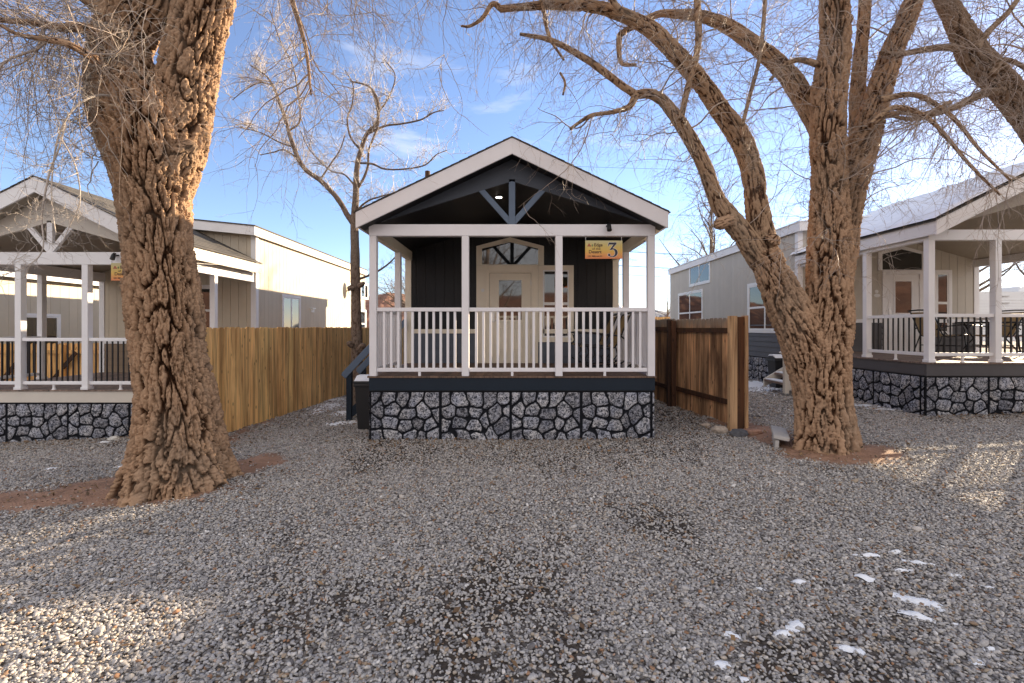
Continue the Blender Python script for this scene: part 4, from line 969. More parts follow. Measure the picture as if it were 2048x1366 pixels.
# ------------------------------------------------------------------ fences
def picket_fence(name, A, B, H, label, mat, railm, postm, side=1, bw=.14, sp=2.4, top=None, wob=.01, endpost=False):
    """pickets from A to B (xy), rails and posts on side (+1 = left of travel)"""
    A = np.array(A, float); B = np.array(B, float); d = B - A; Lg = np.hypot(*d); d /= Lg; s = np.array([-d[1], d[0]]) * side
    z = float(gz(A[0], A[1]))
    T = thing(name, (A[0], A[1], z), label, 'fence')
    mb = MB(); u = 0
    while u < Lg:
        e = min(u + bw - .004 - random.random() * .003, Lg); p = A + d * u; zz = float(gz(p[0], p[1])) - .03
        ht = (H + random.uniform(-wob, wob)) + (0.03 if True else 0)
        ce = .028; t0 = random.uniform(0, .004)
        zt = (top if top is not None else zz + ht) + random.uniform(-wob, wob)
        poly = [(0, zz), (e - u, zz), (e - u, zt - ce), (e - u - ce, zt), (ce, zt), (0, zt - ce)]
        mb.prism(poly, (p[0], p[1], 0), (d[0], d[1], 0), (0, 0, 1), (-s[0], -s[1], 0), t0, .017 + t0); u += bw
    mb.build('picket_panel', mat, T)
    zt = top if top is not None else z + H
    for k, zr in enumerate((zt - .22, z + .38)):
        mb = MB(); a = A + s * .022; b_ = B + s * .022; mb.bar((a[0], a[1], zr), (b_[0], b_[1], zr if top is not None or k == 0 else zr), .038, .088); mb.build('rail', railm, T)
    u = .05
    while u < Lg:
        p = A + d * u + s * .09; zz = float(gz(p[0], p[1])); mb = MB(); mb.box(p[0] - .045, p[0] + .045, p[1] - .045, p[1] + .045, zz - .1, zt - .03); mb.build('post', postm, T); u += sp
    return T
picket_fence('picket_fence', (-5.18, 7.05), (-4.0, 17.8), 1.83, 'golden cedar picket fence running back along the cream cabin', M['cedar'], M['cedar'], M['cedar'], side=1, top=1.745)
T = picket_fence('picket_fence', (3.42 + .02, 10.05), (3.0, 15.8), 1.85, 'weathered brown fence running back behind the dark fence post, right of the middle cabin', M['oldfence'], M['rail_dark'], M['rail_dark'], side=1, top=1.93)
T = picket_fence('picket_fence', (3.80, 7.86), (3.47, 10.2), 1.85, 'dark weathered fence panel with rails and pale end post beside the forked tree', M['oldfence'], M['rail_dark'], M['rail_dark'], side=1, top=1.91, sp=2.15)
for (xa, xb, ya, yb_, m, z1) in ((3.545, 3.665, 7.72, 7.82, 'post_light', 1.93), (3.667, 3.79, 7.74, 7.84, 'post_dark', 1.915), (3.792, 3.835, 7.70, 7.86, 'post_light', 1.935)):
    mb = MB(); mb.box(xa, xb, ya, yb_, -.03, z1); mb.build('end_post', M[m], T, bevel=.004)
# gate fence at the far left between cabins
T = picket_fence('picket_gate', (-14.0, 12.3), (-10.2, 12.3), 1.8, 'golden cedar picket gate with diagonal brace seen through the porch of the cream cabin', M['cedar'], M['cedar'], M['cedar'], side=-1, top=1.33)
mb = MB(); mb.bar((-12.3, 12.2, -.2), (-11.2, 12.2, 1.1), .03, .09); mb.bar((-13.6, 12.2, -.2), (-12.5, 12.2, 1.1), .03, .09); mb.build('brace', M['rail_dark'], T)
picket_fence('picket_fence', (8.2, 30), (12, 30), 1.8, 'far orange picket fence glimpsed between the cabins', M['cedar'], M['cedar'], M['cedar'], side=1, top=2.42)

# ------------------------------------------------------------------ small things on the ground
def rock(x, y, r, sq, mat, label, seed, z=None):
    v, f = ico(4); q = v * 1.3 + seed
    v = v * (1 + .22 * fbm(q, 3)[:, None]); v = v * np.array([r, r * sq[0], r * sq[1]])
    zz = float(gz(x, y)) if z is None else z
    me = mesh_np('rock', v, f, mat, True); o = link('rock', me, None, (x, y, zz + r * sq[1] * .45)); return tag(o, label, 'rock')
def rockmat(name, c):
    m, Nn, Lk, b = newmat(name); n = noise(Nn, Lk, 14, 6, .65); r = ramp(Nn, Lk, n.outputs[0], [(.3, sc3(c, .6)), (.7, sc3(c, 1.3))]); Lk.new(r.outputs[0], b.inputs['Base Color']); b.inputs['Roughness'].default_value = .85; bump(Nn, Lk, b, n.outputs[0], .02, .7); return m
rl = rockmat('pale_rock', (.40, .33, .27)); rd = rockmat('dark_rock', (.09, .09, .10)); rr_ = rockmat('red_rock', (.34, .19, .13)); rw = rockmat('whitish_rock', (.55, .53, .49))
rock(3.33, 7.62, .13, (.8, .6), rl, 'pale lumpy rock left of the fence end post', 1.); rock(3.52, 7.35, .14, (.6, .55), rd, 'dark grey angular rock at the foot of the fence end post', 5.)
rock(3.78, 7.5, .17, (.6, .3), rr_, 'flat reddish stone under the pale fence end post', 9.); rock(3.3, 8.1, .09, (.8, .5), rl, 'small tan rock beside the dark fence panel', 12.)
rock(-6.95, 8.3, .10, (.7, .5), rw, 'whitish rock against the stone skirting of the cream cabin', 20.)
# two scalloped edging boards lying by the right tree
def scallop(x, y, z, yaw, roll, label, mat, L_=.75, w_=.17):
    n = 6; pts = [(0, 0), (L_, 0)]
    top = []
    for i in range(n):
        for t in np.linspace(0, math.pi, 6): top.append((L_ * (i + .5 - .5 * math.cos(t)) / n, w_ + .035 * math.sin(t)))
    poly = [(0, 0), (L_, 0)] + top[::-1]
    U = Vector((math.cos(yaw), math.sin(yaw), 0)); S_ = Vector((-math.sin(yaw), math.cos(yaw), 0)); W = S_ * math.cos(roll) + Vector((0, 0, 1)) * math.sin(roll); Nn = U.cross(W)
    mb = MB(); mb.prism(poly, (x, y, z), U, W, Nn, -.025, .025); o = mb.build('edging_block', mat, None, origin=(x, y, z), bevel=.008); return tag(o, label, 'edging block', 'scalloped edging blocks')
M['concrete'] = paint('pale_concrete', (.42, .40, .38), .8, .15)
zz = float(gz(3.7, 6.7))
scallop(3.62, 6.58, zz + .17, R(64), R(188), 'scalloped concrete edging block lying on top, left of the forked trunk', M['concrete'])
scallop(3.66, 6.58, zz - .02, R(64), R(96), 'plain edged concrete block standing on edge underneath, left of the forked trunk', M['concrete'], w_=.12)

# ------------------------------------------------------------------ power lines
def wire(a, b_, sag, label, r=.012):
    pts = []
    for i in range(25):
        t = i / 24; p = np.array(a) * (1 - t) + np.array(b_) * t; p[2] -= sag * 4 * t * (1 - t); pts.append(p - np.array(a))
    mb = MB(); mb.tube(pts, r, 5); o = mb.build('power_line', M['wire']); o.location = a; tag(o, label, 'power line', 'power lines crossing behind the cabins')
wire(P(1150, 496, 32), P(1700, 512, 36), .25, 'highest thick power line crossing the sky right of the middle cabin', .02)
wire(P(1100, 521, 32), P(1700, 543, 36), .25, 'middle power line crossing the sky right of the middle cabin', .02)
wire(P(1150, 542, 32), P(1700, 560, 36), .25, 'lowest thin power line crossing the sky right of the middle cabin', .013)
wire(P(1080, 330, 30), P(1800, 338, 34), .2, 'faint thin wire high above the middle cabin roof, behind the forked tree', .008)
wire(P(1200, 424, 30), P(1800, 430, 34), .2, 'faint thin wire level with the middle cabin eave, behind the forked tree', .008)

# ------------------------------------------------------------------ trees
def catmull(P_, n_):
    P_ = np.asarray(P_, float); Q = np.vstack([2 * P_[0] - P_[1], P_, 2 * P_[-1] - P_[-2]]); out = []
    for i in range(1, len(Q) - 2):
        t = np.linspace(0, 1, n_, endpoint=False)[:, None]; a, b_, c, d = Q[i - 1], Q[i], Q[i + 1], Q[i + 2]
        out.append(.5 * ((2 * b_) + (-a + c) * t + (2 * a - 5 * b_ + 4 * c - d) * t ** 2 + (-a + 3 * b_ - 3 * c + d) * t ** 3))
    out.append(Q[-2][None]); return np.vstack(out)
def frames(pts):
    t = np.gradient(pts, axis=0); t /= np.linalg.norm(t, axis=1)[:, None] + 1e-9
    nn = np.zeros_like(t); b0 = np.array([0, -1., 0]) - t[0] * np.dot([0, -1., 0], t[0])
    if np.linalg.norm(b0) < .1: b0 = np.array([1., 0, 0]) - t[0] * t[0, 0]
    nn[0] = b0 / np.linalg.norm(b0)
    for i in range(1, len(t)):
        v = nn[i - 1] - t[i] * np.dot(nn[i - 1], t[i]); nn[i] = v / np.linalg.norm(v)
    return t, nn, np.cross(t, nn)
def bark_h(th, t, n_c, lc, seed=0.):
    """interlaced furrowed bark on an unrolled limb. th angle, t length; n_c ridges round. 0 furrow .. 1 ridge"""
    ct, st = np.cos(th), np.sin(th); R_ = n_c * .62
    P3 = np.stack([ct * R_, st * R_, t / lc + seed], -1)
    jag = fbm(P3 * np.array([3.2, 3.2, 7.]) + 13, 3)[..., None] * np.array([.10, .10, .05])
    Q = P3 + jag + fbm(P3 * .5 + 3, 2)[..., None] * np.array([.28, .28, .15])
    e1 = np.abs(perlin(Q)); e2 = np.abs(perlin(Q * np.array([1.8, 1.8, 1.6]) + 40)); e3 = np.abs(perlin(Q * np.array([3.6, 3.6, 2.2]) + 90))
    r1 = sm(.0, .20, e1); r2 = sm(.0, .24, e2) * .5 + .5; r3 = sm(0, .22, e3) * .25 + .75
    fib = perlin(P3 * np.array([9, 9, 2.2]) + 11) * .5 + perlin(P3 * np.array([17, 17, 5.]) + 5) * .5
    crack = sm(.0, .10, np.abs(perlin(P3 * np.array([1.6, 1.6, 6.]) + 60))) * .12 + .88      # short cross cracks
    return np.clip(r1 * r2 * r3 * crack + fib * .26, -.2, 1.25)
class Wood:
    def __init__(s): s.V = []; s.F = []; s.B = []; s.n = 0; s.paths = []
    def limb(s, pts, amp=.03, ds=.014, seg=None, flare=0, seed=0., k=1.0, keep=True, cap=True, knob=0):
        """pts rows: x,y,z,r"""
        c = catmull(pts, 24); dl_ = np.r_[0, np.cumsum(np.linalg.norm(np.diff(c[:, :3], axis=0), axis=1))]
        m_ = max(4, int(dl_[-1] / ds)); t = np.linspace(0, dl_[-1], m_); c = np.stack([np.interp(t, dl_, c[:, i]) for i in range(4)], -1)
        if keep: s.paths.append(c)
        tt, nn, bb = frames(c[:, :3]); rmax = c[:, 3].max()
        n = seg or int(np.clip(2 * math.pi * rmax / ds * .85, 8, 300)); th = np.linspace(0, 2 * math.pi, n, endpoint=False)
        r = c[:, 3][:, None] * np.ones((1, n)); ct, st = np.cos(th)[None], np.sin(th)[None]
        lum = perlin(np.stack([ct * 1.3 + 0 * r, st * 1.3 + 0 * r, (t * 1.1 / (rmax * 3))[:, None] + seed + 0 * r], -1))
        r = r * (1 + .10 * lum)
        if knob: r = r * (1 + knob * np.maximum(0, perlin(np.stack([ct * 2 + 0 * r, st * 2 + 0 * r, (t / (rmax * 2.5))[:, None] + seed * 3 + 0 * r], -1))))
        if flare:
            e = np.exp(-np.maximum(t - .1, 0) / .28)[:, None]; r = r * (1 + flare * e * (.55 + .65 * np.sin(th * 5 + seed) [None] * .5 + .35 * np.sin(th * 9 + 2 + t[:, None] * 2)))
        cw = (.030 + .034 * min(rmax, .5)) / k; n_c = c[:, 3][:, None] / cw
        h = bark_h(th[None] + 0 * r, t[:, None] + 0 * r, n_c, cw * 9.0, seed)
        r = r + amp * np.minimum(1, c[:, 3][:, None] / .16) * (h - .7)
        V = c[:, None, :3] + nn[:, None] * (r * ct)[..., None] + bb[:, None] * (r * st)[..., None]
        i = np.arange(m_ * n).reshape(m_, n); j = np.roll(i, -1, 1); Q = np.stack([i[:-1], j[:-1], j[1:], i[1:]], -1).reshape(-1, 4)
        V = V.reshape(-1, 3); B = h.ravel(); 
        if cap:   # close the tip with a small ragged end
            tip = c[-1, :3] + tt[-1] * c[-1, 3] * .4; V = np.vstack([V, tip]); B = np.r_[B, .2]; k_ = m_ * n; V = np.vstack([V, c[0, :3]]); B = np.r_[B, .2]
            Qc = np.stack([i[-1], j[-1], np.full(n, k_), np.full(n, k_)], -1); Q0 = np.stack([j[0], i[0], np.full(n, k_ + 1), np.full(n, k_ + 1)], -1); Q = np.vstack([Q, Qc, Q0])
        s.V.append(V); s.F.append(Q + s.n); s.B.append(B); s.n += len(V)
    def build(s, name, mat, parent):
        V = np.concatenate(s.V) - np.array(org(parent)); Fq = np.concatenate(s.F); tri = Fq[:, 2] == Fq[:, 3]
        me = bpy.data.meshes.new(name); Q = Fq[~tri]; Tt = Fq[tri][:, :3]
        me.vertices.add(len(V)); me.vertices.foreach_set('co', V.astype(np.float32).ravel())
        lv = np.concatenate([Q.ravel(), Tt.ravel()]).astype(np.int32); me.loops.add(len(lv)); me.loops.foreach_set('vertex_index', lv)
        tot = np.r_[np.full(len(Q), 4), np.full(len(Tt), 3)].astype(np.int32); me.polygons.add(len(tot))
        me.polygons.foreach_set('loop_start', np.r_[0, np.cumsum(tot)[:-1]].astype(np.int32)); me.polygons.foreach_set('loop_total', tot)
        me.update(calc_edges=True)
        a = me.attributes.new('bark', 'FLOAT', 'POINT'); a.data.foreach_set('value', np.concatenate(s.B).astype(np.float32)); me.materials.append(mat)
        return link(name, me, parent)
def twigs_mesh(name, sets, mat, parent):
    """sets: list of (paths (N,M,3), radii (N,M))"""
    Vs, Fs, n0 = [], [], 0
    for Pp, Rr in sets:
        Nn, Mm = Pp.shape[:2]
        if Nn == 0: continue
        t = np.gradient(Pp, axis=1); t /= np.linalg.norm(t, axis=2)[..., None] + 1e-9
        ref = np.array([.31, .52, .17]); a = np.cross(t, ref); a /= np.linalg.norm(a, axis=2)[..., None] + 1e-9; b_ = np.cross(t, a)
        V = np.stack([Pp + (a * math.cos(q) + b_ * math.sin(q)) * Rr[..., None] for q in (0, 2.094, 4.189)], 2)   # N,M,3,3
        idx = np.arange(Nn * Mm * 3).reshape(Nn, Mm, 3); j = np.roll(idx, -1, 2)
        Fs.append(np.stack([idx[:, :-1], j[:, :-1], j[:, 1:], idx[:, 1:]], -1).reshape(-1, 4) + n0); Vs.append(V.reshape(-1, 3)); n0 += Nn * Mm * 3
    return link(name, mesh_np(name, np.concatenate(Vs) - np.array(org(parent)), np.concatenate(Fs), mat, True), parent)
def grow(start, dirs, length, r0, Mm=9, grav=.6, wig=.25, curl=None, kink=0):
    """vectorised growing of N twigs; returns paths and radii"""
    n = len(start); st = (length / (Mm - 1))[:, None]; p = start.copy(); d = dirs / (np.linalg.norm(dirs, axis=1)[:, None] + 1e-9); out = [p.copy()]
    turn = rng.normal(size=(n, 3)) * wig * .5
    for i in range(1, Mm):
        g = np.array([0, 0, -1.]) * (grav[:, None] if hasattr(grav, '__len__') else grav)
        d = d + g * st * 2 + turn * st * 2 + rng.normal(size=(n, 3)) * wig * .35
        if kink: d = d + rng.normal(size=(n, 3)) * kink
        d /= np.linalg.norm(d, axis=1)[:, None]; p = p + d * st; out.append(p.copy())
    Pp = np.stack(out, 1); Rr = r0[:, None] * np.linspace(1, .25, Mm)[None]; return Pp, Rr
def sample_on(Pp, Rr, per, lo=.15, hi=1.0):
    Nn, Mm = Pp.shape[:2]; n = int(Nn * per); i = rng.integers(0, Nn, n); f = rng.uniform(lo, hi, n) * (Mm - 1.001); k = f.astype(int); fr = (f - k)[:, None]
    p = Pp[i, k] * (1 - fr) + Pp[i, k + 1] * fr; d = Pp[i, k + 1] - Pp[i, k]; d /= np.linalg.norm(d, axis=1)[:, None] + 1e-9
    return p, d, Rr[i, k]
def crown(seedpts, seeddir, n1, l1, r1, grav, name, parent, mat, extra=None, per2=5, per3=3, l2=.45, l3=.2, wig=.5, up=0., fr2_=.55, rmin=.0016, kink=0, M1=12):
    L1 = rng.uniform(l1[0], l1[1], len(seedpts)); A = grow(seedpts, seeddir, L1, r1 * rng.uniform(.6, 1.2, len(seedpts)), M1, grav, wig, kink=kink)
    def side(Pd, spread=1.0): 
        d = Pd * .8 + rng.normal(size=Pd.shape) * spread; d[:, 2] += up; return d
    p, d, r = sample_on(*A, per2, .08); B = grow(p, side(d, .7), l2 * rng.uniform(.4, 1.3, len(p)), np.maximum(r * fr2_, rmin), 8, grav, wig, kink=kink)
    sets = [A, B] + ([extra] if extra is not None else [])
    if per3:
        p, d, r = sample_on(*B, per3, .1); C = grow(p, side(d, .7), l3 * rng.uniform(.4, 1.3, len(p)), np.maximum(r * .6, rmin * .75), 5, grav, wig, kink=kink); sets.append(C)
    return twigs_mesh(name, sets, mat, parent), sets
def pick(paths, n, tmin=0., rmaxx=9, outward=1.0, zmin=-9):
    w_ = np.array([len(c) for c in paths], float); i = rng.choice(len(paths), n, p=w_ / w_.sum()); P0, D0 = [], []
    for a in i:
        c = paths[a]; k = rng.integers(int(tmin * len(c)), len(c) - 1)
        if c[k, 3] > rmaxx or c[k, 2] < zmin: continue
        t = c[k + 1, :3] - c[k, :3]; t /= np.linalg.norm(t) + 1e-9
        v = rng.normal(size=3); v -= t * v.dot(t); v /= np.linalg.norm(v); P0.append(c[k, :3] + v * c[k, 3] * .8); D0.append(v * outward + t * .5 + rng.normal(size=3) * .25)
    return np.array(P0), np.array(D0)
def boughs(paths, n, tmin, ln, r, grav, wig, zmin=-9):
    p, d = pick(paths, n, tmin, zmin=zmin); A = grow(p, d, rng.uniform(*ln, len(p)), r * rng.uniform(.5, 1.2, len(p)), 16, grav, wig, kink=.07)
    return A, [np.column_stack([a, b_]) for a, b_ in zip(*A)]
def px_limb(lst, D, r_unit=None):
    """rows (px,py,rpx[,D])"""
    out = []
    for q in lst:
        d = q[3] if len(q) > 3 else D; p = P(q[0], q[1], d); out.append([*p, q[2] * d / F])
    return np.array(out)

# ---- thick furrowed tree at left
DL = 5.5
TL = thing('cottonwood_tree', (*P(352, 900, DL)[:2], -.1), 'massive furrowed cottonwood in front of the cream cabin, forking at the top left', 'tree')
W = Wood()
W.limb(px_limb([(358, 1010, 92), (358, 950, 88), (357, 880, 75), (351, 800, 65), (337, 700, 59), (331, 600, 61), (320, 500, 56), (308, 400, 60), (299, 310, 73), (292, 230, 83), (290, 170, 74)], DL), .088, .0085, flare=.5, seed=1.7, cap=False)
W.limb(px_limb([(300, 380, 55), (270, 250, 70), (246, 150, 56), (242, 100, 48), (254, 60, 49), (284, 0, 54), (280, -50, 62), (285, -130, 58), (300, -260, 48), (280, -420, 36), (290, -560, 20)], DL), .065, .0095, seed=4.2)
W.limb(px_limb([(320, 400, 50), (345, 270, 62), (376, 160, 50), (388, 100, 47), (397, 60, 46), (410, 0, 49), (425, -100, 52), (450, -230, 44), (500, -380, 32), (520, -560, 18)], DL + .12), .06, .0095, seed=8.8)
W.limb(px_limb([(345, 345, 30, 5.5), (370, 302, 22, 5.45), (388, 288, 8, 5.42)], DL), .04, .01, seed=12, knob=.3, keep=False)
# off-frame boughs that carry the hanging twigs
BL = []
for lst, D in (([(268, 190, 20, 5.6), (238, 110, 15, 5.25), (180, 60, 10), (120, 55, 8), (60, 45, 6), (0, 40, 5), (-80, 30, 4)], 5.0), ([(262, 130, 20, 5.6), (225, 50, 15, 5.4), (150, -20, 11), (60, -60, 9), (-60, -60, 6), (-200, 0, 4)], 5.2),
               ([(268, 215, 13, 5.6), (215, 140, 10, 5.1), (150, 95, 7), (100, 80, 6), (40, 70, 4), (0, 50, 3)], 4.6),
               ([(285, -100, 30), (180, -180, 16), (60, -220, 10), (-80, -200, 6)], 5.6), ([(430, -60, 30), (520, -130, 16), (640, -150, 12), (780, -140, 8), (900, -100, 5)], 5.7),
               ([(420, -150, 26), (520, -230, 14), (660, -230, 10), (820, -240, 7), (960, -200, 4)], 6.6), ([(440, -80, 20), (500, -110, 9), (560, -60, 6), (590, 20, 5), (612, 100, 3.5), (622, 190, 2)], 6.0)):
    W.limb(px_limb(lst, D), .006, .02, seed=len(BL), k=2); BL.append(W.paths[-1])
W.build('trunk', M['bark'], TL)
WW = Wood(); CL = []
for lst in ([(250, 200, 2.4, 5.2), (200, 190, 2.2, 4.9), (150, 215, 2), (118, 270, 1.8), (105, 345, 1.6), (104, 410, 1.3), (112, 470, 1)], [(130, 245, 1.6), (120, 290, 1.5), (98, 350, 2), (84, 430, 1.5), (85, 500, 1.2), (47, 536, 1), (-10, 553, .8)], [(118, 270, 1.5), (150, 330, 1.3), (160, 400, 1.2), (140, 450, 1), (118, 500, .8)]):
    WW.limb(px_limb(lst, 4.7), .0, .03, seg=6, k=3); CL.append(WW.paths[-1])
WW.build('drooping_branch', M['twig_white'], TL)
pc, dc = pick(CL, 60, .2)
crown(pc, dc, 0, (.2, .6), .004, .35, 'drooping_twigs', TL, M['twig_white'], per2=4, per3=1.5, l2=.25, l3=.1, wig=1.0, rmin=.0022)
EX, bp_ = boughs(BL, 60, .15, (.7, 2.0), .012, .3, .5)
p1, d1 = pick(BL[:4], 210, .18); p2, d2 = pick(BL[4:] + bp_, 480, .15)
P0 = np.vstack([p1, p2]); D0 = np.vstack([d1, d2]) 
crown(P0, D0, 0, (.5, 1.8), .0055, .55, 'crown', TL, M['twig'], extra=EX, per2=6, per3=2.5, l2=.42, l3=.14, wig=.42, rmin=.0022)
# tuft of pale sprouts along the trunk's left flank
p, d = pick(W.paths[1:2], 90, .12, zmin=3.2); p = p[p[:, 0] < -4.1] if len(p) else p
q = rng.uniform(0, 1, 70); sp_ = np.stack([-4.35 - .35 * rng.random(70), 5.0 + .25 * rng.random(70), 3.5 + 1.7 * q], -1); sd_ = np.stack([rng.normal(-.3, .6, 70), rng.normal(-.5, .4, 70), rng.normal(-.2, .5, 70)], -1)
sp_[:, 0] = -4.55 + .12 * rng.random(70)
crown(sp_, sd_, 0, (.35, 1.2), .007, .5, 'sprouts', TL, M['twig_white'], per2=7, per3=2, l2=.35, l3=.13, wig=.9, rmin=.0024)

# ---- forked tree at right
DR = 6.6
def pl9(l, D): return px_limb([(q[0], q[1], q[2] * .9) + tuple(q[3:]) for q in l], D)
TR = thing('cottonwood_tree', (*P(1652, 880, DR)[:2], .1), 'big forked cottonwood standing between the weathered fence and the grey cabin', 'tree')
W = Wood()
W.limb(pl9([(1651, 915, 57), (1651, 870, 57), (1646, 800, 54), (1643, 740, 57), (1648, 680, 52), (1655, 620, 47), (1658, 560, 43), (1660, 450, 38), (1657, 350, 33), (1655, 260, 32), (1658, 180, 32), (1670, 90, 29), (1668, 0, 27), (1668, -120, 24), (1690, -300, 18), (1700, -500, 9)], DR), .066, .011, flare=.24, seed=2.2)
W.limb(pl9([(1636, 800, 34), (1618, 720, 46), (1592, 650, 43), (1564, 590, 38), (1540, 535, 32), (1528, 500, 26)], DR), .058, .011, seed=5.1, cap=False)
W2 = Wood()
W2.limb(pl9([(1552, 565, 22), (1520, 520, 24), (1494, 480, 23), (1466, 444, 22), (1440, 408, 18), (1425, 378, 16), (1408, 330, 15), (1385, 285, 15), (1360, 245, 14), (1330, 205, 12), (1300, 188, 10), (1270, 190, 9)], DR), .03, .0125, seed=6.3, knob=.06)
W2.limb(pl9([(1540, 545, 26), (1524, 470, 26), (1512, 400, 23), (1506, 350, 22), (1493, 305, 22), (1472, 264, 22), (1440, 220, 20), (1412, 178, 19), (1368, 125, 18), (1321, 75, 17), (1284, 48, 15), (1240, 28, 14), (1193, 14, 12), (1120, 8, 11), (1065, 12, 8), (1000, 18, 7)], DR + .1), .032, .0125, seed=9.7, knob=.05)
W2.limb(pl9([(1655, 290, 24), (1630, 235, 23), (1606, 195, 22), (1578, 152, 20), (1540, 115, 18), (1500, 82, 16), (1450, 50, 14), (1400, 32, 12), (1350, 28, 9), (1310, 30, 7), (1250, 62, 6)], DR + .35), .028, .0125, seed=13.1)
W.limb(pl9([(1664, 680, 28), (1674, 600, 27), (1684, 520, 26), (1700, 400, 26), (1722, 310, 29), (1752, 205, 24), (1783, 110, 21), (1812, 40, 19), (1835, -20, 17), (1870, -120, 14), (1930, -260, 9)], DR + .15), .052, .0125, seed=15.9)
W2.limb(pl9([(1700, 340, 16), (1712, 290, 15), (1714, 220, 15), (1718, 146, 14), (1728, 40, 12), (1735, -60, 11), (1760, -200, 8)], DR + .45), .02, .0125, seed=18.)
sm_l = [([(1272, 190, 8), (1240, 168, 7), (1190, 130, 7), (1150, 105, 6), (1100, 80, 5), (1040, 68, 3)], 6.55), ([(1272, 190, 8), (1257, 214, 6), (1220, 225, 4), (1180, 232, 4), (1140, 258, 3)], 6.55),
        ([(1362, 240, 6), (1372, 190, 6), (1393, 110, 6), (1397, 50, 7), (1390, -60, 6)], 6.5), ([(1002, 18, 6), (985, 8, 5), (965, 36, 4), (940, 52, 3), (922, 52, 2)], 6.7),
        ([(1250, 62, 6), (1240, 72, 6), (1238, 100, 5), (1244, 127, 4), (1272, 130, 3)], 6.9), ([(1100, 78, 4), (1092, 50, 4), (1086, 15, 4), (1070, -40, 4)], 6.6), 
        ([(1120, 145, 2.5), (1130, 165, 2.5), (1126, 190, 2)], 6.5), ([(1100, 80, 3), (1128, 120, 2.5)], 6.5), ([(1485, 250, 4), (1500, 190, 4), (1520, 110, 4), (1530, 0, 4), (1530, -90, 4)], 6.4),
        ([(1640, 130, 7), (1600, 120, 5), (1570, 130, 4), (1540, 160, 3)], 6.3), ([(1745, 240, 7), (1800, 225, 5), (1850, 228, 5), (1900, 205, 5)], 6.5), ([(1760, 200, 7), (1830, 190, 5), (1900, 230, 4), (1960, 300, 3), (2020, 360, 2)], 6.3),
        ([(1740, 250, 6), (1790, 215, 5), (1860, 240, 4), (1940, 330, 3), (2000, 390, 2)], 6.0), ([(1835, -20, 10), (1900, -60, 8), (2000, -60, 6)], 6.5), ([(1668, -60, 14), (1600, -120, 9), (1500, -140, 7), (1380, -120, 5)], 6.8),
        ([(1240, 20, 6), (1180, -50, 5), (1100, -80, 4), (1000, -70, 3)], 6.4), ([(1668, -20, 12), (1740, -100, 9), (1850, -130, 7), (1960, -110, 5)], 6.2)]
thin = []
for i, (l, D) in enumerate(sm_l): W2.limb(px_limb(l, D), .010, .02, seed=20 + i, k=1.8, knob=.1); thin.append(W2.paths[-1])
for i, l in enumerate([[(1462, 440, 15, 6.55), (1440, 448, 13, 6.5), (1430, 452, 7, 6.5)], [(1484, 276, 13, 6.62), (1486, 256, 10, 6.6), (1486, 250, 6, 6.6)], [(1545, 480, 18, 6.5), (1552, 472, 10, 6.45)], [(1692, 44, 12, 6.5), (1703, 32, 7, 6.45)]]):
    W.limb(pl9(l, DR), .02, .012, seed=40 + i, k=1.2, knob=.1, keep=False)
W.build('trunk', M['bark'], TR); W2.build('limbs', M['bark_limb'], TR)
big = W.paths[2:] + W2.paths[:4] + W.paths[:1]
EX, bp_ = boughs(big + thin[:4], 85, .25, (.6, 1.9), .013, .18, .5, zmin=2.6)
p1, d1 = pick(big, 300, .25); p2, d2 = pick(thin, 470, .1); p3, d3 = pick(bp_, 560, .1)
crown(np.vstack([p1, p2, p3]), np.vstack([d1, d2, d3]), 0, (.25, 1.2), .005, .6, 'crown', TR, M['twig'], extra=EX, per2=5, per3=2.5, l2=.36, l3=.14, wig=.45, rmin=.0022)

# ---- third tree: only its bough enters the frame at the right edge
T3 = thing('cottonwood_tree', (8.6, 6.6, .2), 'cottonwood bough arching down the right edge of the picture from a trunk outside it', 'tree')
W = Wood()
W.limb(px_limb([(2270, 930, 60), (2265, 800, 56), (2240, 600, 50), (2190, 440, 42), (2130, 340, 34), (2080, 260, 27), (2030, 200, 25), (1985, 150, 25), (1948, 112, 24), (1930, 75, 21), (1905, 25, 17), (1880, -20, 15), (1840, -90, 12), (1800, -200, 7)], 6.6), .035, .0135, seed=3.3)
t3 = []
for i, l in enumerate([[(1945, 108, 9), (1900, 95, 7), (1850, 99, 6), (1800, 108, 5), (1760, 105, 4)], [(2005, 182, 9), (1960, 190, 8), (1915, 212, 7), (1870, 228, 5), (1820, 238, 4), (1770, 228, 3)], [(2060, 240, 14), (2100, 100, 10), (2080, -60, 8)], [(1950, 100, 8), (1980, 60, 6), (2020, 20, 5), (2060, -40, 4)],
                       [(2240, 600, 30), (2290, 400, 22), (2300, 200, 14), (2280, 0, 8)], [(1985, 150, 7), (2005, 120, 5), (2040, 130, 4), (2080, 160, 3)]]):
    W.limb(px_limb(l, 6.6 - .1 * i), .012, .018, seed=60 + i, k=1.6); t3.append(W.paths[-1])
W.build('trunk', M['bark_thin'], T3)
p1, d1 = pick(t3 + [W.paths[0][len(W.paths[0]) // 2:]], 330, .1)
EX, bp_ = boughs(t3 + [W.paths[0][len(W.paths[0]) // 2:]], 34, .1, (.7, 2.0), .013, .3, .5); p3, d3 = pick(bp_, 220, .1)
crown(np.vstack([p1, p3]), np.vstack([d1, d3]), 0, (.4, 1.5), .0055, .6, 'crown', T3, M['twig'], extra=EX, per2=5, per3=2.3, l2=.4, l3=.15, wig=.42, rmin=.0022)

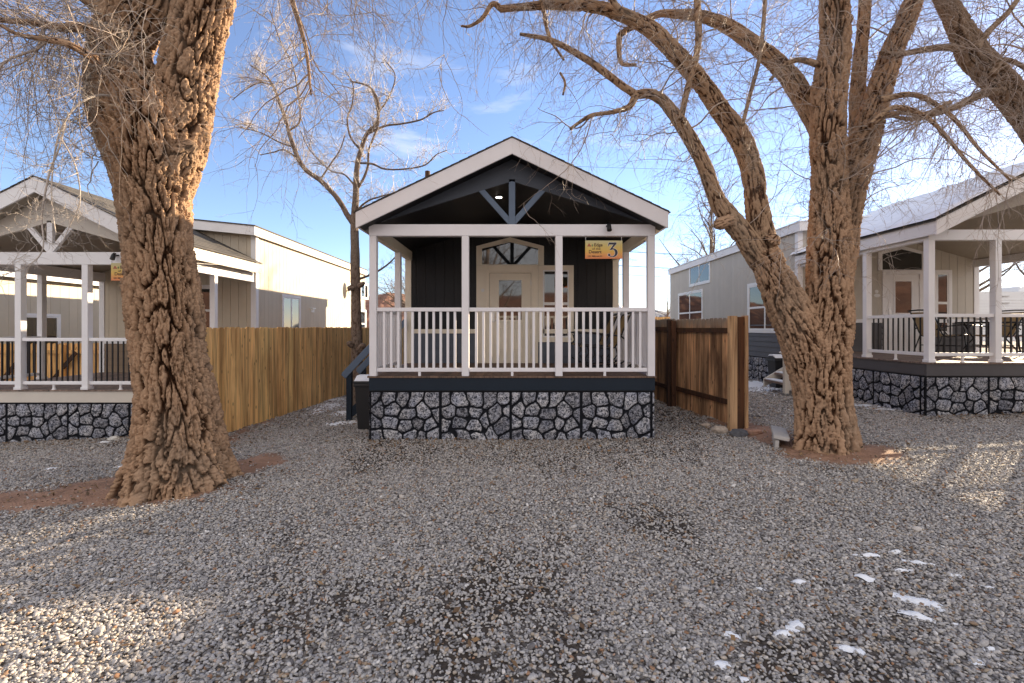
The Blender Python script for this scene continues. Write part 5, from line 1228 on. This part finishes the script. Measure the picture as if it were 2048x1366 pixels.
# ---- young tree beside the stairs
DC = 10.7
TC = thing('young_tree', (*P(713, 800, DC)[:2], 0), 'slender bare young tree with pale upturned twigs behind the porch stairs', 'tree')
W = Wood()
U = W.limb
def yl(l, D=DC, knob=.04):
    l = [(a, b_, r * (.86 if l[0][1] > 800 else .74)) for a, b_, r in l]
    W.limb(px_limb(l, D), .008, .02, seed=len(W.paths) * 1.7, k=2, knob=knob)
yl([(716, 840, 15), (714, 780, 14), (714, 700, 12.5), (712, 620, 11), (711, 560, 10.5), (710, 500, 10), (709, 440, 8.5), (712, 385, 7), (714, 335, 6), (722, 300, 5), (734, 268, 4.5), (752, 248, 4), (757, 225, 3.5), (753, 195, 3), (736, 172, 2.2), (700, 162, 1.5)])
yl([(710, 452, 8), (695, 430, 7.5), (680, 404, 7), (662, 382, 6.5), (640, 360, 6.5), (614, 342, 6), (598, 320, 6), (586, 290, 5.5), (578, 265, 5), (570, 235, 4.5), (557, 200, 4), (545, 170, 3), (530, 150, 2), (500, 130, 1.4)])
yl([(716, 375, 4), (728, 355, 3.8), (736, 330, 3.3), (738, 300, 3), (752, 262, 3), (757, 235, 2.5), (745, 180, 2)])
yl([(722, 300, 3), (708, 285, 3), (698, 265, 2.7), (695, 235, 2.5), (704, 210, 2), (706, 170, 1.6), (690, 140, 1.2)])
yl([(734, 268, 3.5), (770, 252, 3), (800, 248, 2.6), (840, 240, 2.2), (868, 225, 1.8), (888, 221, 1.2)])
yl([(718, 326, 3), (745, 328, 2.8), (770, 338, 2.5), (810, 338, 2.2), (850, 330, 2), (872, 310, 1.5), (895, 300, 1)])
yl([(578, 262, 3), (600, 240, 2.5), (595, 180, 2.2), (585, 130, 2), (560, 80, 1.5), (540, 20, 1.2)]); yl([(545, 170, 2), (520, 165, 2), (490, 180, 1.5), (465, 200, 1)])
yl([(590, 295, 2.5), (560, 285, 2), (520, 265, 1.6), (480, 255, 1.2)]); yl([(598, 320, 2.5), (570, 300, 2), (545, 305, 1.6), (520, 310, 1.2)])
yl([(709, 440, 3), (720, 415, 3), (740, 400, 2.5), (765, 392, 2), (790, 385, 1.5)]); yl([(640, 360, 3), (660, 330, 2.2), (680, 300, 2), (690, 270, 1.5)]); yl([(757, 225, 2.5), (780, 190, 2), (790, 150, 1.6), (770, 120, 1)])
yl([(712, 560, 4), (735, 552, 3), (760, 540, 2.5), (785, 520, 2), (800, 500, 1.2)], DC + .3); yl([(716, 380, 3), (690, 350, 2.2), (660, 340, 1.8), (620, 300, 1.5), (600, 260, 1)])
for l in ([(706, 575, 6, 10.6), (697, 578, 4, 10.5)], [(718, 572, 5, 10.6), (728, 566, 3, 10.5)], [(704, 690, 6, 10.6), (696, 686, 4, 10.5)], [(722, 700, 8, 10.6), (726, 690, 5, 10.5)]): W.limb(px_limb(l, DC), .01, .015, seed=5, knob=.6, keep=False)
W.build('trunk', M['bark_young'], TC)
p1, d1 = pick(W.paths[:1] , 60, .58); p2, d2 = pick(W.paths[1:], 360, .2); P0 = np.vstack([p1, p2]); D0 = np.vstack([d1, d2]); D0[:, 2] = np.abs(D0[:, 2]) * .6 + .1
crown(P0, D0, 0, (.25, .8), .008, -.12, 'crown', TC, M['twig_white'], per2=5, per3=2.4, l2=.32, l3=.14, wig=.35, up=.35, rmin=.0034, kink=.24, M1=9)

n = 150; sp = np.stack([rng.uniform(-6, 6.5, n), rng.uniform(2.3, 8, n), np.zeros(n)], -1); sp = sp[(~inside(sp[:, 0], sp[:, 1], .3)) & (np.abs(sp[:, 0]) < 1.15 * sp[:, 1])]; sp[:, 2] = gz(sp[:, 0], sp[:, 1]) + .028
a = rng.uniform(0, 6.28, len(sp)); A = grow(sp, np.stack([np.cos(a), np.sin(a), 0 * a], -1), rng.uniform(.06, .32, len(sp)), rng.uniform(.0015, .0035, len(sp)), 7, 0, .35); A[0][..., 2] = A[0][:, :1, 2] + .004
tag(twigs_mesh('fallen_twigs', [A], M['twig_dark'], None), 'small dark fallen twigs strewn across the gravel', 'twigs', kind='stuff')
# ---- background bare trees grown from a simple rule
def bare_tree(x, y, H, r, seed, label, spread=.5, wmat='bark_young', tmat='twig_dark', lean=(0, 0), n1=14, dens=1.0, group='bare trees beyond the cabins', thick=1.0):
    z = float(gz(x, y)) - .05; T = thing('bare_tree', (x, y, z), label, 'tree', group); W = Wood(); rs = np.random.default_rng(seed)
    tr = np.array([[x, y, z, r], [x + lean[0] * .3, y, z + H * .2, r * .8], [x + lean[0] * .6, y + lean[1] * .5, z + H * .42, r * .6], [x + lean[0], y + lean[1], z + H * .7, r * .3], [x + lean[0] * 1.1, y + lean[1], z + H * .95, r * .1]])
    W.limb(tr, .01, max(.05, H * .012), seg=10, seed=seed)
    for k in range(n1):
        f = rs.uniform(.22, .8); b_ = np.array([np.interp(f, [0, .2, .42, .7, .95], tr[:, i]) for i in range(4)]); a = rs.uniform(0, 6.28); ln = H * rs.uniform(.3, .5) * (1.15 - f * .6)
        dx, dy = math.cos(a) * spread * 1.6, math.sin(a) * spread * 1.6; q = [b_[:3]]; dd = np.array([dx, dy, .7]); dd /= np.linalg.norm(dd)
        for j in range(4): dd = dd + rs.normal(size=3) * .22 + np.array([0, 0, .08]); dd /= np.linalg.norm(dd); q.append(q[-1] + dd * ln / 4)
        rr = b_[3] * .55 * np.array([1, .75, .5, .32, .15]); W.limb(np.column_stack([q, rr]), .004, max(.06, H * .015), seg=7, seed=k)
    W.build('trunk', M[wmat], T); p, d = pick(W.paths, int(260 * dens), .25); d[:, 2] += .3
    k = H / 7.
    crown(p, d, 0, (.5 * k, 1.4 * k), .010 * k * thick, -.05 / k, 'crown', T, M[tmat], per2=4, per3=2, l2=.5 * k, l3=.25 * k, wig=.35 / max(1, k * .7), up=.15, rmin=.004 * k * thick)
bare_tree(10.8, 33, 3.4, .10, 1, 'small bare tree above the far orange fence between the cabins', .6, dens=.7)
bare_tree(-5.3, 24, 6.5, .14, 2, 'bare tree in front of the red slope, left of the middle cabin porch', .6)
bare_tree(10.5, 25, 9.8, .2, 3, 'bare tree rising behind the long roof of the grey cabin', .55, n1=18)
bare_tree(17.5, 25, 10.0, .2, 4, 'bare tree rising behind the snowy porch roof of the grey cabin', .55, n1=18)
bare_tree(7.2, 35, 8.5, .16, 5, 'bare tree reaching in behind the sign and right porch posts', .5)
bare_tree(24.5, 25.5, 8.0, .26, 6, 'spreading dark bare tree behind the white trailer', .75, n1=16)
bare_tree(-1.5, -9, 8.5, .35, 11, 'bare tree standing across the lot behind the camera, seen only in the door glass', .7, n1=18, dens=.6)
bare_tree(5.5, -12, 9.5, .35, 12, 'second bare tree behind the camera, to the right of the one facing the door', .7, n1=18, dens=.6)
bare_tree(30, 27, 9.0, .26, 8, 'tall bare tree right of the white trailer', .7, n1=16)

# ------------------------------------------------------------------ trailer at right
T = thing('camper_trailer', (23, 21, .6), 'white travel trailer with ribbed siding parked behind the right porch', 'trailer')
x0, x1, y0, y1, z0, z1 = 19.6, 26.5, 20, 22.4, 1.15, 3.25
mb = MB(); mb.xz([(x0 + .15, z0), (x1, z0), (x1, z1), (x0 + .0, z1), (x0 - .02, z1 - .5), (x0, z0 + .4)], y0, y1)
for k in range(15): mb.xz([(x0 + .02, z0 + .12 * k + .06), (x1 - .02, z0 + .12 * k + .06), (x1 - .02, z0 + .12 * k + .11), (x0 + .02, z0 + .12 * k + .11)], y0 - .012, y0 - .0005)
mb.build('body', M['vinyl'], T)
mb = MB(); mb.box(22.0, 22.9, 20.6, 21.6, z1, z1 + .28); mb.build('roof_unit', M['vinyl'], T, bevel=.06)
mb = MB(); mb.box(21.6, 21.62 + .9, y0 - .03, y0 - .0125, 2.05, 2.85); mb.build('window', M['glass'], T); 
mb = MB(); mb.box(20.6, 20.9, y0 - .05, y0 - .0125, 2.75, 2.8); mb.box(20.6, 20.9, y0 - .05, y0 - .0125, 3.05, 3.08); mb.build('marker_light', M['steel'], T)
mb = MB(); mb.box(x0 + .1, x1, y0 - .014, y0 - .0126, 1.35, 1.42); mb.build('stripe', M['ink_red'], T)
for xx in (22.2, 23.3):
    mb = MB(); mb.prism([(math.cos(a) * .34, math.sin(a) * .34) for a in np.linspace(0, 6.283, 24, endpoint=False)], (xx, y0 + .05, .95), (1, 0, 0), (0, 0, 1), (0, -1, 0), -.2, .04); o = mb.build('wheel', M['plastic_black'], T)
    mb = MB(); mb.prism([(math.cos(a) * .18, math.sin(a) * .18) for a in np.linspace(0, 6.283, 24, endpoint=False)], (xx, y0 + .05, .95), (1, 0, 0), (0, 0, 1), (0, -1, 0), .041, .05); mb.build('hub', M['steel'], o)

# ------------------------------------------------------------------ hills and mountains
def ridge(name, x0, x1, y, prof, depth, mat, seed, n=220, rough=.15, nd=24):
    u, v = np.meshgrid(np.linspace(x0, x1, n), np.linspace(0, 1, nd)); H = np.interp(u, *zip(*prof))
    s = (x1 - x0); q = np.stack([u / s * 14 + seed, v * 3, np.full_like(u, seed)], -1); q2 = q * 4
    Zz = H * np.sin(np.clip(v, 0, 1) * math.pi * .5) ** .8 * (1 + rough * fbm(q, 4) * (1 - v * .4)) + H * .05 * fbm(q2, 3); Zz = np.where(v > .999, Zz * .96, Zz)
    V = np.stack([u, y + v * depth, Zz], -1).reshape(-1, 3); i = np.arange(n * nd).reshape(nd, n)
    Q = np.stack([i[:-1, :-1], i[:-1, 1:], i[1:, 1:], i[1:, :-1]], -1).reshape(-1, 4)
    return tag(link(name, mesh_np(name, V, Q, mat, False)), kind='structure')
def hillmat(name, c1, c2, c3, s, snow=None):
    m, Nn, Lk, b = newmat(name); n = noise(Nn, Lk, s, 8, .7, stretch=(1, 1, 2.5)); r = ramp(Nn, Lk, n.outputs[0], [(.35, c1), (.5, c2), (.65, c3)]); c = r.outputs[0]
    if snow:
        t = Nn.new('ShaderNodeTexCoord'); sx = Nn.new('ShaderNodeSeparateXYZ'); Lk.new(t.outputs['Object'], sx.inputs[0]); mr = Nn.new('ShaderNodeMapRange'); mr.inputs[1].default_value = snow[0]; mr.inputs[2].default_value = snow[1]
        nn = Nn.new('ShaderNodeMath'); nn.operation = 'MULTIPLY_ADD'; nn.inputs[1].default_value = (snow[1] - snow[0]) * 2; Lk.new(n.outputs[0], nn.inputs[0]); Lk.new(sx.outputs[2], nn.inputs[2]); Lk.new(nn.outputs[0], mr.inputs[0]); c = mix(Nn, Lk, mr.outputs[0], c, (.85, .87, .9))
    Lk.new(c, b.inputs['Base Color']); b.inputs['Roughness'].default_value = .95; return m
red = hillmat('red_slope', (.10, .045, .03), (.26, .12, .075), (.16, .10, .07), .25)
ridge('red_hill', -110, 10, 150, [(-110, 9), (-70, 13), (-50, 15.5), (-40, 15.2), (-33, 13.5), (-25, 12.3), (-10, 6), (10, 2)], 50, red, 3, rough=.12)
ridge('far_slope', -400, 400, -210, [(-400, 45), (-200, 30), (0, 22), (150, 26), (400, 40)], -80, red, 13, rough=.2)
ridge('low_hills', -100, 500, 1100, [(-100, 25), (100, 35), (230, 38), (300, 50), (345, 55), (400, 52), (500, 40)], 300, hillmat('blue_hills', (.10, .12, .17), (.15, .17, .21), (.2, .2, .22), .01), 5, rough=.08)
ridge('snow_mountains', 600, 2400, 5200, [(600, 120), (900, 170), (1080, 270), (1120, 250), (1180, 235), (1220, 260), (1290, 345), (1350, 290), (1420, 240), (1600, 215), (1850, 210), (2400, 150)], 900, hillmat('hazy_snow_rock', (.16, .2, .3), (.28, .33, .42), (.4, .45, .55), .006, (60, 140)), 9, rough=.1, n=300)  # bluish rock tones carry the distance haze, painted into the mountain colour
